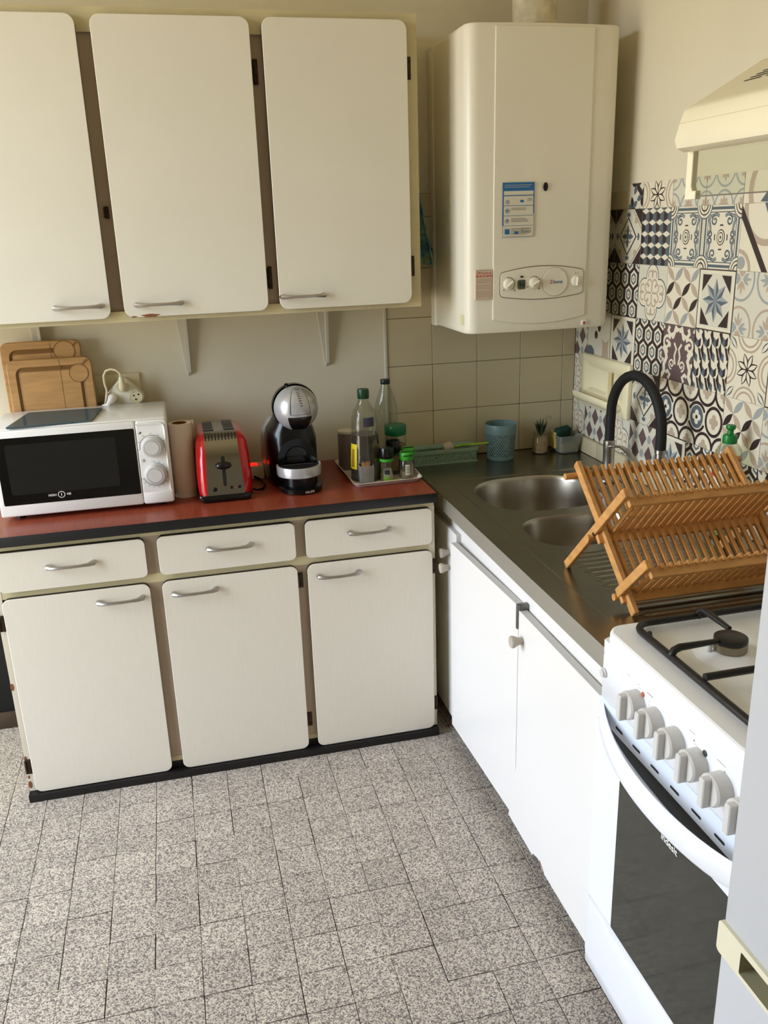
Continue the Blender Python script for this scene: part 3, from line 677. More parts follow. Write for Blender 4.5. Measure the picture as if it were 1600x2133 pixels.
# --- soap dish set into the tiles
sd = thing('wall_soap_dish', 'cream ceramic soap dish built into the patterned tiles behind the tap', 'soap dish', (1.786, .31, .92))
D = lambda y0, y1, z0, z1, r: [(-a, c) for a, c in rr(y0, y1, z0, z1, r)]
b = B(); o_ = (1.79, 0, 0)
P = lambda q, d: [(1.79-d, -a, c) for a, c in q]
y0, y1, z0, z1 = .158, .470, .930, 1.097
q0 = D(y0, y1, z0, z1, .008); q1 = D(y0+.004, y1-.004, z0+.004, z1-.004, .008); q2 = D(.20, .43, .985, 1.07, .012); q3 = D(.21, .42, .992, 1.06, .010)
b.loft([P(q0, 0), P(q0, .010), P(q1, .0145), P(q2, .0145), P(q3, .004)], c0=False, c1=True); build('back_plate', b, CERAM, sd, smooth=50)
b = B(); prof = [(0, .985), (.008, .978), (.018, .972), (.026, .974), (.031, .984), (.036, .986), (.040, .980), (.036, .966), (.027, .956), (.014, .951), (.005, .948), (0, .946)]
rings = []
for y, s_ in ((.468, .0), (.465, .55), (.456, .92), (.44, 1), (.25, 1), (.215, .9), (.195, .5), (.19, 0)):
    rings.append([(1.776-d*max(s_, .02), y, .967+(z-.967)*max(.15, s_)-.006) for d, z in prof])
b.loft(rings); build('soap_tray', b, CERAM, sd, smooth=60)
b = B(); b.loft([[(1.776, y, .985), (1.772-.006, y, .985), (1.772-.006, y, 1.06), (1.776, y, 1.06)] for y in (.262, .274)]); build('divider', b, CERAM, sd)

# ------------------------------------------------------------------ boiler
bo = thing('gas_boiler', 'tall cream wall-hung gas boiler with an arched control panel, beside the wall cabinet', 'boiler', (1.51, .55, 1.205))
z0, z1 = 1.2105, 1.998
def plan(x0, x1, yb, yf, r, bow):
    p = [(x1, yb), (x0, yb)]
    p += [(x0+r-r*cos(a), yf+bow+r-r*sin(a)) for a in [pi/2*i/6 for i in range(7)]]
    n = 10
    p += [(x0+r+(x1-x0-2*r)*i/n, yf+bow*(2*i/n-1)**2) for i in range(1, n)]
    p += [(x1-r+r*sin(a), yf+bow+r-r*cos(a)) for a in [pi/2*i/6 for i in range(7)]]
    return p
build('rear_frame', B().loft([[(x, y, z) for x, y in rr(1.286, 1.735, .50, YB, .012)] for z in (1.2075, 1.995)]), BOIL, bo)
b = B(); pl_ = plan(1.290, 1.731, .502, .200, .032, .008)
b.loft([[(x+(1.51-x)*k, y+(.36-y)*k, z) for x, y in pl_] for z, k in ((z0, .012), (z0+.004, .004), (z0+.012, 0), (z1-.012, 0), (z1-.003, .005), (z1, .014))]); build('casing', b, BOIL, bo, smooth=40)
# raised centre field of the front, its lower edge a shallow arc
fy_ = lambda x: .200+.008*((x-1.5105)/.19)**2
def field(pts, d0, d1, m, name, parent, ms=None, b_=.0015):
    b = B(); q = inset(pts, b_)
    A = [(x, fy_(x)-d0, z) for x, z in pts]; C = [(x, fy_(x)-d1+b_*.6, z) for x, z in pts]; E_ = [(x, fy_(x)-d1, z) for x, z in q]
    b.loft([A, C, E_], c0=False, c1=False); n = len(pts)//2
    bm = bmesh.new(); vs = [bm.verts.new(p) for p in E_]; bmesh.ops.triangle_fill(bm, edges=[bm.edges.new((vs[i], vs[(i+1) % len(vs)])) for i in range(len(vs))], use_beauty=True); b.bm(bm)
    return build(name, b, m, parent, smooth=30)
low = [(1.365+(1.647-1.365)*i/14, 1.247-.016*(1-(2*i/14-1)**2)) for i in range(15)]
up_ = [(1.645-(1.645-1.367)*i/14, 1.990) for i in range(15)]
field(low+[(1.647, 1.5), (1.646, 1.75)]+up_+[(1.366, 1.75), (1.365, 1.5)], -.002, .0035, BOIL, 'raised_front', bo)
def archp(x0, x1, za, zb, zc, zd, r):
    """rounded panel: bottom za at ends to zb in the middle, top zc at ends to zd in the middle"""
    p = []
    for i in range(13): t = i/12; p.append((x0+r+(x1-x0-2*r)*t, za+(zb-za)*(1-(2*t-1)**2)))
    p += arcpts(x1-r, za+r, r, -pi/2, 0, 4)[1:]; p += arcpts(x1-r, zc-r, r, 0, pi/2, 4)
    for i in range(1, 12): t = i/12; p.append((x1-r-(x1-x0-2*r)*t, zc+(zd-zc)*(1-(2*t-1)**2)))
    p += arcpts(x0+r, zc-r, r, pi/2, pi, 4); p += arcpts(x0+r, za+r, r, pi, 3*pi/2, 4)[:-1]
    return p
cp = archp(1.384, 1.639, 1.3075, 1.298, 1.378, 1.3905, .012)
field(cp, .0, .0042, BOILD, 'panel_groove', bo, b_=.0005)
pan_ = field(inset(cp, .0018), .0, .0062, BOIL, 'control_panel', bo, b_=.001)
pan_['label'] = 'arched control panel with three dials and a small display'
fy2 = lambda x: fy_(x)-.0062
def dial(x, z, r, ang, nm='dial'):
    y = fy2(x); b = B().lathe([(r*1.12, 0), (r*1.12, .002), (r, .003), (r*.94, .010), (r*.6, .012), (0, .012)], (x, y, z), n=24, ax='-y')
    o = build(nm, b, BOIL, bo); c, s_ = cos(ang), sin(ang)
    q = [(a*c-d*s_, a*s_+d*c) for a, d in ((-r*.85, -r*.17), (r*.85, -r*.17), (r*.85, r*.17), (-r*.85, r*.17))]
    build('pointer', B().prism(q, (x, y, z), X, Z, -Y, .010, .0175, b=.001), BOIL, o); return o
dial(1.4085, 1.344, .0145, .7); dial(1.485, 1.344, .0145, .55); dial(1.6125, 1.344, .0135, 1.5)
build('disc', B().lathe([(.0395, 0), (.0395, .0005)], (1.548, fy2(1.548), 1.3445), n=40, ax='-y', c0=False), BOILD, bo)
build('disc', B().lathe([(.0388, 0), (.0388, .0015), (.0375, .0025), (0, .0025)], (1.548, fy2(1.548), 1.3445), n=40, ax='-y'), BOIL, bo)
build('display', B().prism(rr(1.436, 1.4585, 1.329, 1.3545, .004), (0, fy2(1.447), 0), X, Z, -Y, 0, .002, b=.0005), LCD, bo)
text('display_digits', '16', .017, (1.4475, fy2(1.447)-.0022, 1.342), X, Z, mat('lcd_digit', (30, 33, 26), .5), bo)
build('reset_button', B().box(1.4435, 1.4515, fy2(1.447)-.003, fy2(1.447), 1.3605, 1.3655, 0, .0008), BLKP, bo)
b = B()
for cx, a0, a1 in ((1.4085, -.9, 1.9), (1.485, .9, 2.2)):
    for q in strk(arcpts(cx, 1.344, .0185, a0, a1, 10), .0016): b.face([(x, fy2(x)-.0004, z) for x, z in q])
for x, z, w, h in ((1.391, 1.344, .003, .001), (1.3955, 1.329, .003, .003), (1.427, 1.3265, .003, .005), (1.466, 1.3345, .003, .003), (1.500, 1.3285, .005, .003), (1.6115, 1.3655, .001, .006), (1.619, 1.3655, .002, .002), (1.502, 1.355, .003, .001)): b.face([(a, fy2(x)-.0004, c) for a, c in ((x-w/2, z-h/2), (x+w/2, z-h/2), (x+w/2, z+h/2), (x-w/2, z+h/2))])
build('dial_marks', b, GRYP, bo)
b = B()
for q in strk(arcpts(1.485, 1.344, .0185, -.75, .6, 8), .0018): b.face([(x, fy2(x)-.0005, z) for x, z in q])
build('dial_marks', b, REDP, bo)
text('logo', 't', .021, (1.5345, fy2(1.54)-.0028, 1.3465), X, Z, REDP, bo, .25); text('logo', 'hema', .0138, (1.5545, fy2(1.55)-.0028, 1.3445), X, Z, BLUP, bo, .25, .0001)
b = B()
b.lathe([(.0068, 0), (.0068, .0012)], (1.5135, fy_(1.513)-.0035, 1.5985), n=16, ax='-y', sy=1.7, c0=False)
build('peep_hole', b, HOLE, bo)
# stickers
yq = fy_(1.435)-.0036
gs = build('instruction_sticker', B().box(1.388, 1.4815, yq-.0006, yq+.001, 1.470, 1.6115), STICK, bo)
def flat(parts, m, parent, y, name='print'):
    b = B()
    for x0, x1, z0, z1 in parts: b.face([(x0, y, z0), (x1, y, z0), (x1, y, z1), (x0, y, z1)])
    return build(name, b, m, parent, smooth=0)
flat([(1.388, 1.4815, 1.5895, 1.6115), (1.388, 1.392, 1.50, 1.5895), (1.4785, 1.4815, 1.53, 1.5895), (1.392, 1.479, 1.5765, 1.579), (1.392, 1.479, 1.551, 1.5525)], BLUP, gs, yq-.0008)
flat([(1.392, 1.479, 1.525, 1.5265), (1.392, 1.479, 1.499, 1.5002), (1.388, 1.4815, 1.47, 1.4712), (1.388, 1.3892, 1.47, 1.50), (1.4803, 1.4815, 1.47, 1.53)], mat('grey_blue_print', (110, 128, 150), .5), gs, yq-.0008)
L_ = []
for z in (1.6045, 1.5995): L_.append((1.394, 1.472 if z > 1.602 else 1.466, z-.0008, z+.0008))
flat(L_, TL, gs, yq-.0011)
L_ = []
for z0_, n in ((1.5715, 0), (1.545, 2), (1.518, 3), (1.492, 5)):
    for k in range(n): L_.append((1.414, 1.414+R.uniform(.035, .060), z0_-k*.0037-.0006, z0_-k*.0037+.0006))
for k in range(4): L_.append((1.444, 1.474, 1.4925-k*.0034-.0005, 1.4925-k*.0034+.0005))
for k in range(3): L_.append((1.461, 1.475, 1.570-k*.003-.0005, 1.570-k*.003+.0005))
flat(L_, GRYP, gs, yq-.0010)
b = B()
for x, z, r in ((1.403, 1.5615, .0062), (1.403, 1.538, .0068), (1.402, 1.512, .0062)): b.lathe([(r, 0), (r, .0002)], (x, yq-.0008, z), n=16, ax='-y', c0=False)
build('print', b, TL, gs, smooth=0)
flat([(1.440, 1.450, 1.560, 1.566), (1.396, 1.410, 1.4775, 1.491), (1.424, 1.436, 1.478, 1.484), (1.400, 1.404, 1.537, 1.541), (1.401, 1.406, 1.512, 1.515)], BLUP, gs, yq-.0011)
yr = .203
rs = build('service_sticker', B().box(1.3135, 1.3625, yr-.0012, yr+.012, 1.305, 1.386), PINKS, bo)
text('print', 'Proxiserve', .0082, (1.3415, yr-.0013, 1.377), X, Z, REDP, rs); text('print', '04 34 22 08 70', .0080, (1.338, yr-.0013, 1.3685), X, Z, REDP, rs, 0, .0001)
b = B()
for q in strk(ell(1.3205, 1.377, .003, n=12), .0009, True): b.face([(x, yr-.0014, z) for x, z in q])
build('print', b, REDP, rs, smooth=0)
flat([(1.316, 1.360, 1.3605-k*.0042-.0006, 1.3605-k*.0042+.0005) for k in (0, 1, 2, 4, 5, 6, 8, 9, 10, 11)]+[(1.316, 1.36, 1.3835, 1.3845)], mat('faint_print', (160, 146, 128), .6), rs, yr-.0014)
eb = build('maker_badge', B().box(1.639, 1.6545, fy_(1.646)-.0035, fy_(1.646)+.002, 1.2185, 1.2315, 0, .0008), WHITEP, bo); eb['label'] = 'small white badge with a red emblem'
b = B(); b.prism([(1.6468+.0038*cos(a)*(1.0 if sin(a) < .5 else .9), 1.2238+.0040*sin(a)) for a in [2*pi*i/14 for i in range(14)]], (0, fy_(1.646)-.0035, 0), X, Z, -Y, 0, .0004)
b.prism([(1.6435, 1.2265), (1.6455, 1.2285), (1.6462, 1.2265), (1.6475, 1.2285), (1.6488, 1.2268), (1.6500, 1.2285), (1.6508, 1.2255), (1.6468, 1.2245)], (0, fy_(1.646)-.0035, 0), X, Z, -Y, 0, .0005); build('emblem', b, REDP, eb)
b = B(); fl = build('energy_label', B().box(1.2893, 1.2905, .235, .262, 1.232, 1.262), mat('pale_yellow_label', (214, 206, 158), .5), bo)
# flue
fu = thing('flue_pipe', 'flaking white flue pipe rising from the top of the boiler', 'pipe', (1.550, .385, z1))
build('pipe', B().lathe([(.062, 0), (.066, .004), (.066, .03), (.062, .035), (.062, ZC-z1)], (1.550, .385, z1), n=28), FLUE, fu)
# ------------------------------------------------------------------ cooker hood
hy0, hy1 = -1.41, -.805
hd = thing('cooker_hood', 'cream cooker hood with a slatted sloping top and a hanging glass visor, above the cooker', 'hood', (1.55, -1.1, 1.60))
def hring(y, k=0.0): # section in x,z
    p = [(1.794, 1.655), (1.36, 1.655-k*0), (1.34, 1.620), (1.325, 1.609), (1.302, 1.6075), (1.289, 1.613), (1.2845, 1.625), (1.291, 1.650), (1.2975, 1.668), (1.303, 1.6735), (1.315, 1.678), (1.43, 1.7425), (1.794, 1.7425)]
    return [(x, y, z) for x, z in p]
b = B(); rings = []
for y, s_ in ((hy1, .965), (hy1-.004, .985), (hy1-.014, 1.0), (hy0+.014, 1.0), (hy0, .97)):
    rings.append([(1.794-(1.794-x)*(s_ if x < 1.79 else 1), y, 1.668+(z-1.668)*s_) for x, _, z in hring(y)])
b.loft(rings); build('body', b, HOODM, hd, smooth=40)
build('seam', B().box(1.2898, 1.2915, hy0+.01, hy1-.012, 1.6492, 1.6499), FRAME, hd)
sl = Vector((1.43-1.315, 0, 1.7425-1.678)).normalized(); nn = Vector((-sl.z, 0, sl.x))
for r in range(7):
    for k in range(5):
        y1_ = -.880-.004*r-k*.052; o_ = Vector((1.315, 0, 1.678))+sl*(.049+.0085*r)
        P_ = [o_+Y*(y1_-a)+sl*c+nn*.0004 for a, c in rr(0, .042, -.0018, .0018, .0017, 2)]
        build('vent_slot', B().face(P_), HOLE, hd, smooth=0)
vx = 1.322
pr = [(0, 1.536), (.030, 1.536), (.030, 1.549), (.020, 1.549), (.016, 1.556), (.016, 1.625), (0, 1.625)]
for nm, y0_, sg in (('visor_bracket', -.803, -1), ('visor_bracket', -1.405, 1)):
    build(nm, B().prism(pr, (vx, y0_, 0), Y*sg, Z, -X, -.007, .003, b=.001), HOODM, hd)
build('visor', B().box(vx, vx+.003, -1.39, -.819, 1.541, 1.612), VISOR, hd)
build('visor_edge', B().box(vx-.0006, vx+.0046, -1.39, -.819, 1.5395, 1.5415), GRYP, hd)
# ------------------------------------------------------------------ cooker
ck = thing('gas_cooker', 'white free-standing gas cooker with round knobs and a bowed oven handle, beside the bamboo rack', 'cooker', (1.44, -1.187, 0))
cy0, cy1 = -1.434, -.939
build('body', B().box(1.150, 1.765, cy0+.002, cy1-.002, .119, .83, 0, .004), WHITE, ck)
# hob: slab with a sunk pan
so_ = rr(1.1385, 1.770, cy0, cy1, .035, 7); pi_ = rr(1.188, 1.735, cy0+.038, cy1-.016, .045, 7)
Q = lambda p, z: [(x, y, z) for x, y in p]
b = B(); b.loft([Q(inset(so_, .004), .827), Q(so_, .832), Q(so_, .8455), Q(inset(so_, .0015), .8495), Q(inset(so_, .005), .8512)], c0=True, c1=False)
fill(b, [inset(so_, .005), pi_], .8512)
b.loft([Q(pi_, .8512), Q(inset(pi_, .006), .8495), Q(inset(pi_, .012), .8435), Q(inset(pi_, .020), .842)], c0=False, c1=True)
build('hob', b, HOBW, ck, smooth=40)
# control panel
pts = [(0, .727), (.004, .722), (.03, .720), (.03, .829), (.003, .829), (.0, .824)]
b = B(); rings = []
for y, k in ((cy1, .012), (cy1-.005, .003), (cy1-.012, 0), (cy0+.012, 0), (cy0+.005, .003), (cy0, .012)): rings.append([(1.1375+max(d, k if d < .02 else d), y, z) for d, z in pts])
b.loft(rings); cpn = build('control_panel', b, WHITE, ck, smooth=40)
vent = [(1.1385, .7225), (1.1368, .712), (1.1380, .690), (1.1430, .673), (1.152, .667), (1.175, .667), (1.175, .7225)]
b = B().prism([(x, z) for x, z in vent], (0, cy0+.006, 0), X, Z, Y, 0, cy1-cy0-.012); build('vent_strip', b, mat('blue_white_enamel', (214, 222, 234), .3), ck)
KY = [-1.0685, -1.1235, -1.180, -1.2375, -1.295, -1.352]
nd = Vector((1.1380-1.1368, 0, .690-.712)).normalized(); no = Vector((nd.z, 0, -nd.x))
for y in [-1.0152-.0565*i for i in range(7)]:
    o_ = Vector((1.1378, y, .6935)); build('vent_slot', B().face([o_+Y*a+nd*c+no*.0005 for a, c in rr(-.012, .012, -.0024, .0024, .0022, 3)]), HOLE, ck, smooth=0)
for i, y in enumerate(KY):
    b = B().lathe([(.0235, 0), (.0235, .004), (.0230, .007), (.0230, .021), (.0205, .024), (0, .024)], (1.1375, y, .7755), n=30, ax='-x')
    k = build('knob', b, GREYP, ck)
    q = [(-.0075, -.024), (.0075, -.024), (.0075, .022), (-.0075, .022)]
    build('grip', B().prism(rr(-.0062, .0062, -.0235, .0215, .003, 2), (1.1375, y, .7755), -Y, Z, -X, .012, .036, b=.0015), GREYP, k)
flt = lambda y, z, w, h: [(1.1371, y+w/2, z-h/2), (1.1371, y-w/2, z-h/2), (1.1371, y-w/2, z+h/2), (1.1371, y+w/2, z+h/2)]
b = B()
for y, z, w, h in ((-1.0655, .808, .002, .0015), (-1.070, .804, .006, .0006), (-1.100, .809, .018, .0012), (-1.1005, .797, .006, .0006), (-1.1005, .791, .008, .0006), (-1.221, .803, .003, .003), (-1.226, .799, .010, .0006), (-1.285, .8075, .02, .0008), (-1.294, .799, .003, .004), (-1.294, .793, .011, .0006), (-.9475, .7975, .0025, .0025), (-.9485, .809, .012, .0008), (-.9485, .806, .012, .0008), (-1.035, .809, .010, .0007), (-1.215, .813, .016, .0006)): b.face(flt(y, z, w, h))
build('dial_marks', b, mat('light_grey_print', (150, 150, 152), .6), cpn, smooth=0)
build('warning_light', B().lathe([(.0042, 0), (.0042, .0012), (.003, .0018), (0, .0018)], (1.1375, -1.081, .799), n=14, ax='-x'), mat('orange_lamp', (190, 92, 60), .3), ck)
build('timer_light', B().lathe([(.0048, 0), (.0048, .0012), (.0035, .0018), (0, .0018)], (1.1375, -1.2485, .7995), n=14, ax='-x'), mat('dark_green_lamp', (44, 60, 56), .2), ck)
build('spark_button', B().lathe([(.0085, 0), (.0085, .003), (.0072, .004), (.0065, .007), (0, .0075)], (1.1375, -.9565, .772), n=18, ax='-x'), GREYP, ck)
# oven door with glass and bowed handle
dz0, dz1 = .2955, .663
build('handle_gap_shade', B().box(1.149, 1.152, cy0+.006, cy1-.006, .61, .70), DARK, ck)  # black sheet standing in for the shade in the gap behind the handle
dq = [(-cy1+.002, dz0), (-cy0-.002, dz0), (-cy0-.002, .676)]+[((1.187+.22*cos(a)), .676-.042*sin(a)**.7) for a in [pi*i/16 for i in range(0, 17)]]+[(-cy1+.002, .676)]
dr = build('oven_door', B().prism(dq, (1.1365, 0, 0), -Y, Z, -X, -.0125, 0), WHITE, ck)
build('door_glass', B().prism([(-a, c) for a, c in rr(cy0+.092, cy1-.092, dz0+.0005, .6235, .002, 2)], (1.1365, 0, 0), -Y, Z, -X, -.002, .0012), OVENG, dr)
def hx(u): return 1.1365-.052*(1-u*u)**.9 if abs(u) < 1 else 1.1365
b = B(); rings = []; N = 22
for i in range(N+1):
    u = -1+2*i/N; y = (cy0+cy1)/2-u*(cy1-cy0-.008)/2; x = hx(u); th = .006+.006*(1-u*u)**.4
    zb = .664+.018*(abs(u)**4); ztp = .702+.016*abs(u)**3
    rings.append([(x+.003, y, zb), (x, y, zb+.006), (x+.001, y, ztp-.016), (x+.006, y, ztp-.003), (x+.009, y, ztp), (x+max(th, .0095), y, ztp-.002), (x+th, y, zb+.004), (x+th-.003, y, zb)])
b.loft(rings); build('handle', b, WHITE, dr, smooth=45)
text('logo', 'indesit', .017, (1.1351, -1.187, .5985), -Y, Z, WHITEP, dr, 0, .0003); text('logo', 'i', .017, (1.1351, -1.187, .6175), -Y, Z, WHITEP, dr, .15, .0006)
b = B()
for q in strk(ell(0, 0, .0115, n=24), .0022, True): b.face([(1.1345, -1.187-a, .6175+c) for a, c in q])
build('logo', b, WHITEP, dr, smooth=0)
# lower drawer and base
b = B(); rings = []
prof = [(1.1385, .2925), (1.131, .288), (1.131, .17), (1.136, .135), (1.150, .118), (1.18, .118), (1.18, .2925)]
for y, k in ((cy1-.001, .010), (cy1-.006, .002), (cy1-.014, 0), (cy0+.014, 0), (cy0+.001, .01)): rings.append([(max(x, 1.131+k) if x < 1.17 else x, y, z) for x, z in prof])
b.loft(rings); build('drawer', b, WHITE, ck, smooth=40)
build('drawer_pad', B().lathe([(.012, 0), (.012, .0016), (.010, .0022), (0, .0022)], (1.140, -1.020, .139), n=20, ax='-x', sy=.8), GREYP, ck)
for y in (cy1-.03, cy0+.03):
    for x in (1.30, 1.70): build('foot', B().lathe([(.018, 0), (.018, .01), (.012, .012), (.012, .055)], (x, y, 0), n=14), BLKP, ck)
build('base_panel', B().box(1.33, 1.76, cy0+.006, cy1-.006, .03, .12), WHITE, ck)
# burners
for n_, (x, y, r) in enumerate(((1.290, -1.075, .0265), (1.302, -1.300, .036), (1.585, -1.085, .036), (1.585, -1.300, .0265))):
    b = B().lathe([(r*2.1, 0), (r*1.7, .004), (r*1.25, .008), (r*1.1, .009), (0, .009)], (x, y, .842), n=32); wb = build('burner_well', b, HOBW, ck, smooth=60)
    build('burner_ring', B().lathe([(r*.92, 0), (r*1.0, .003), (r*1.0, .014), (r*.9, .016), (0, .016)], (x, y, .8505), n=32), BURN, wb)
    build('burner_cap', B().lathe([(r*.96, 0), (r*1.0, .003), (r*.98, .007), (r*.8, .0095), (0, .0095)], (x, y, .8665), n=32), CAST, wb)
    build('spark_plug', B().lathe([(.004, 0), (.004, .014), (0, .015)], (x-r*1.25, y+.006, .850), n=8), GREYP, wb)
# pan support: one frame round the whole hob with crossbars and fingers over the burners
zz = .861; gr_ = .0062; lp = [(x, y, zz) for x, y in rr(1.1785, 1.722, -1.408, -.967, .030, 6)]
ps_ = build('pan_support', B().tube(lp, gr_, n=8, loop=True), CAST, ck, smooth=60)
def finger(*P): build('finger', B().tube(P, [gr_]*(len(P)-1)+[gr_*.75], n=8), CAST, ps_, smooth=60)
for x in (1.302, 1.585):
    finger((x, -.967, zz-.003), (x+.001, -.970, zz+.010), (x+.003, -.980, zz+.014), (x+.006, -1.045, zz+.010)); finger((x, -1.408, zz-.003), (x, -1.405, zz+.010), (x, -1.395, zz+.014), (x, -1.332, zz+.010))
for y, y2 in ((-1.085, -1.085), (-1.300, -1.300)):
    finger((1.1785, y, zz), (1.183, y, zz+.010), (1.193, y, zz+.014), (1.262, y2+.006, zz+.011)); finger((1.722, y, zz), (1.718, y, zz+.010), (1.708, y, zz+.014), (1.63, y2, zz+.011))
    finger((1.42, y, zz+.012), (1.345, y2, zz+.010)); finger((1.46, y, zz+.012), (1.54, y2, zz+.010))
build('crossbar', B().tube([(1.180, -1.172, zz+.010), (1.44, -1.172, zz+.010), (1.720, -1.172, zz+.010)], gr_*.95, n=8), CAST, ps_, smooth=60)
build('crossbar', B().tube([(1.44, -.967, zz+.004), (1.44, -.985, zz+.011), (1.44, -1.39, zz+.011), (1.44, -1.408, zz+.004)], gr_*.95, n=8), CAST, ps_, smooth=60)
for x, y in ((1.1785, -1.0), (1.1785, -1.375), (1.722, -1.0), (1.722, -1.375)): build('foot', B().tube([(x+(.012 if x < 1.4 else -.012), y, zz), (x+(.016 if x < 1.4 else -.016), y, .8445)], .004, n=6), BLKP, ps_)

# ------------------------------------------------------------------ fridge
fr = thing('fridge_freezer', 'pale grey-white fridge freezer with a cream grip strip, cut off by the right edge', 'fridge', (1.36, -1.75, 0))
fy0, fy1, fxx = -2.02, -1.446, 1.04
build('body', B().box(1.098, 1.70, fy0, fy1-.002, .03, 1.62, 0, .004), FRID, fr)
build('door', B().box(fxx, 1.094, fy0, fy1, .714, 1.62, 0, .007, 3), FRID, fr)
build('freezer_door', B().box(fxx, 1.094, fy0, fy1, .06, .672, 0, .007, 3), FRID, fr)
gx = 1.0375
ot = [(-a, c) for a, c in rr(fy0, fy1+.0035, .6705, .7155, .006, 3)]; inn = [(-a, c) for a, c in rr(fy0+.05, fy1-.040, .676, .7065, .002, 3)]
b = B(); F = lambda q, d: [(gx+d, -a, c) for a, c in q]
bm = bmesh.new(); es = []
for lp in (F(ot, 0), F(inn, 0)):
    vs = [bm.verts.new(p) for p in lp]; es += [bm.edges.new((vs[i], vs[(i+1) % len(vs)])) for i in range(len(vs))]
bmesh.ops.triangle_fill(bm, edges=es, use_beauty=True); b.bm(bm, 0)
b.loft([F(ot, 0), F(ot, .05)], c0=False, c1=False); b.loft([F(inn, 0), F(inset(inn, .002), .020)], 1, c0=False, c1=True)
build('grip_strip', b, [FRIDT, FRIDD], fr, smooth=30)
for x, y in ((1.13, fy1-.05), (1.13, fy0+.05), (1.66, fy1-.05), (1.66, fy0+.05)): build('foot', B().lathe([(.02, 0), (.02, .032)], (x, y, 0), n=12), BLKP, fr)

# ------------------------------------------------------------------ microwave and what is around it
WZ = .7896
mw = thing('microwave', 'white microwave oven with black door glass and two round dials, on the worktop', 'microwave', (.21, .35, WZ))
mx0, mx1, my0, my1, mz0, mz1 = -.0135, .4385, .2155, .481, .801, 1.037
build('casing', B().box(mx0, mx1, my0+.018, my1, mz0, mz1, 0, .008, 3), WHITEP, mw)
dw = build('door', B().box(mx0, .3545, my0-.002, my0+.017, mz0+.001, mz1-.002, 0, .005, 3), WHITEP, mw)
build('door_glass', B().prism(rr(mx0+.012, .3515, .834, 1.0165, .004, 3), (0, my0-.002, 0), X, Z, -Y, -.002, .0008, b=.0006), BLKG, dw)
build('window_mesh', B().prism(rr(.022, .300, .862, .998, .006, 3), (0, my0-.0028, 0), X, Z, -Y, -.001, .0004), mat('dark_grey_mesh', (26, 27, 26), .25), dw)
flat([(.035, .30, .8445, .8455)], BLKP, dw, my0-.003, 'print')
text('logo', 'HIGH', .0085, (.1225, my0-.0030, .8535), X, Z, GREYP, dw, 0, .0003); text('logo', 'NE', .0085, (.1645, my0-.0030, .8535), X, Z, GREYP, dw, 0, .0003); text('logo', '1', .010, (.1455, my0-.0030, .8535), X, Z, WHITEP, dw, 0, .0004)
b = B()
for q in strk(ell(.1455, .8535, .0085, n=20), .0016, True): b.face([(x, my0-.0033, z) for x, z in q])
build('logo', b, WHITEP, dw, smooth=0)
pc = build('control_panel', B().prism(rr(.3558, mx1-.001, mz0+.001, mz1-.003, .008), (0, my0, 0), X, Z, -Y, -.018, .002, b=.003), WHITEP, mw)
build('rim', B().tube([(.3575, my0-.002, 1.0265), (.421, my0-.002, 1.0265), (.429, my0-.002, 1.0215), (.431, my0-.002, 1.01), (.431, my0-.002, .84)], .0045, n=8, flat=.6), WHITEP, pc)
build('release_button', B().box(.357, mx1-.004, my0-.0032, my0, mz0+.004, .8345, 0, .001), WHITEP, mw)
for i, (x, z) in enumerate(((.3935, .9625), (.394, .8850))):
    kb = build('dial', B().lathe([(.0285, 0), (.0285, .005), (.026, .016), (.0245, .018), (.0195, .019), (.019, .017), (0, .017)], (x, my0-.002, z), n=36, ax='-y'), mat('silver_grey_dial', (206, 204, 202), .3, .3), mw)
    build('dial_cap', B().lathe([(.0188, 0), (.0188, .0185), (.0180, .0192), (0, .0192)], (x, my0-.002, z), n=30, ax='-y'), GREYP, kb)
    b = B()
    for q in strk(arcpts(x, z, .0322, -.15 if i == 0 else -2.9, pi+.15 if i == 0 else pi/2, 20), .0011): b.face([(a, my0-.0027, c) for a, c in q])
    for k in range(7 if i == 0 else 13):
        a = (-.15+(pi+.3)*k/6) if i == 0 else (pi/2-(4.45)*k/12); r = .0365
        b.face([(x+r*cos(a)+dx, my0-.0027, z+r*sin(a)+dz) for dx, dz in ((-.0025, -.0005), (.0025, -.0005), (.0025, .0005), (-.0025, .0005))])
    build('dial_marks', b, SILD, pc, smooth=0)
b = B().face([(.3625, my0-.0027, 1.0), (.3690, my0-.0027, 1.001), (.3690, my0-.0027, 1.0065), (.3625, my0-.0027, 1.0015)])
for q in strk(ell(.3675, .9255, .0035, n=12), .0008, True): b.face([(a, my0-.0027, c) for a, c in q])
b.face([(.3675, my0-.0027, .9255), (.3710, my0-.0027, .9255), (.3675, my0-.0027, .929)]); build('dial_marks', b, SILD, pc, smooth=0)
for x in (.03, .40):
    for y in (.25, .46): build('foot', B().lathe([(.012, 0), (.012, mz0-WZ+.002)], (x, y, WZ), n=12), BLKP, mw)
gb = build('glass_board', B().prism([(.032, .2285), (.245, .243), (.262, .41), (.062, .42)], (0, 0, mz1), X, Y, Z, .0008, .006, b=.0008), GLASSB, origin=(.15, .33, mz1)); tag(gb, 'blue-grey tempered glass cutting board lying on the microwave', 'cutting board')
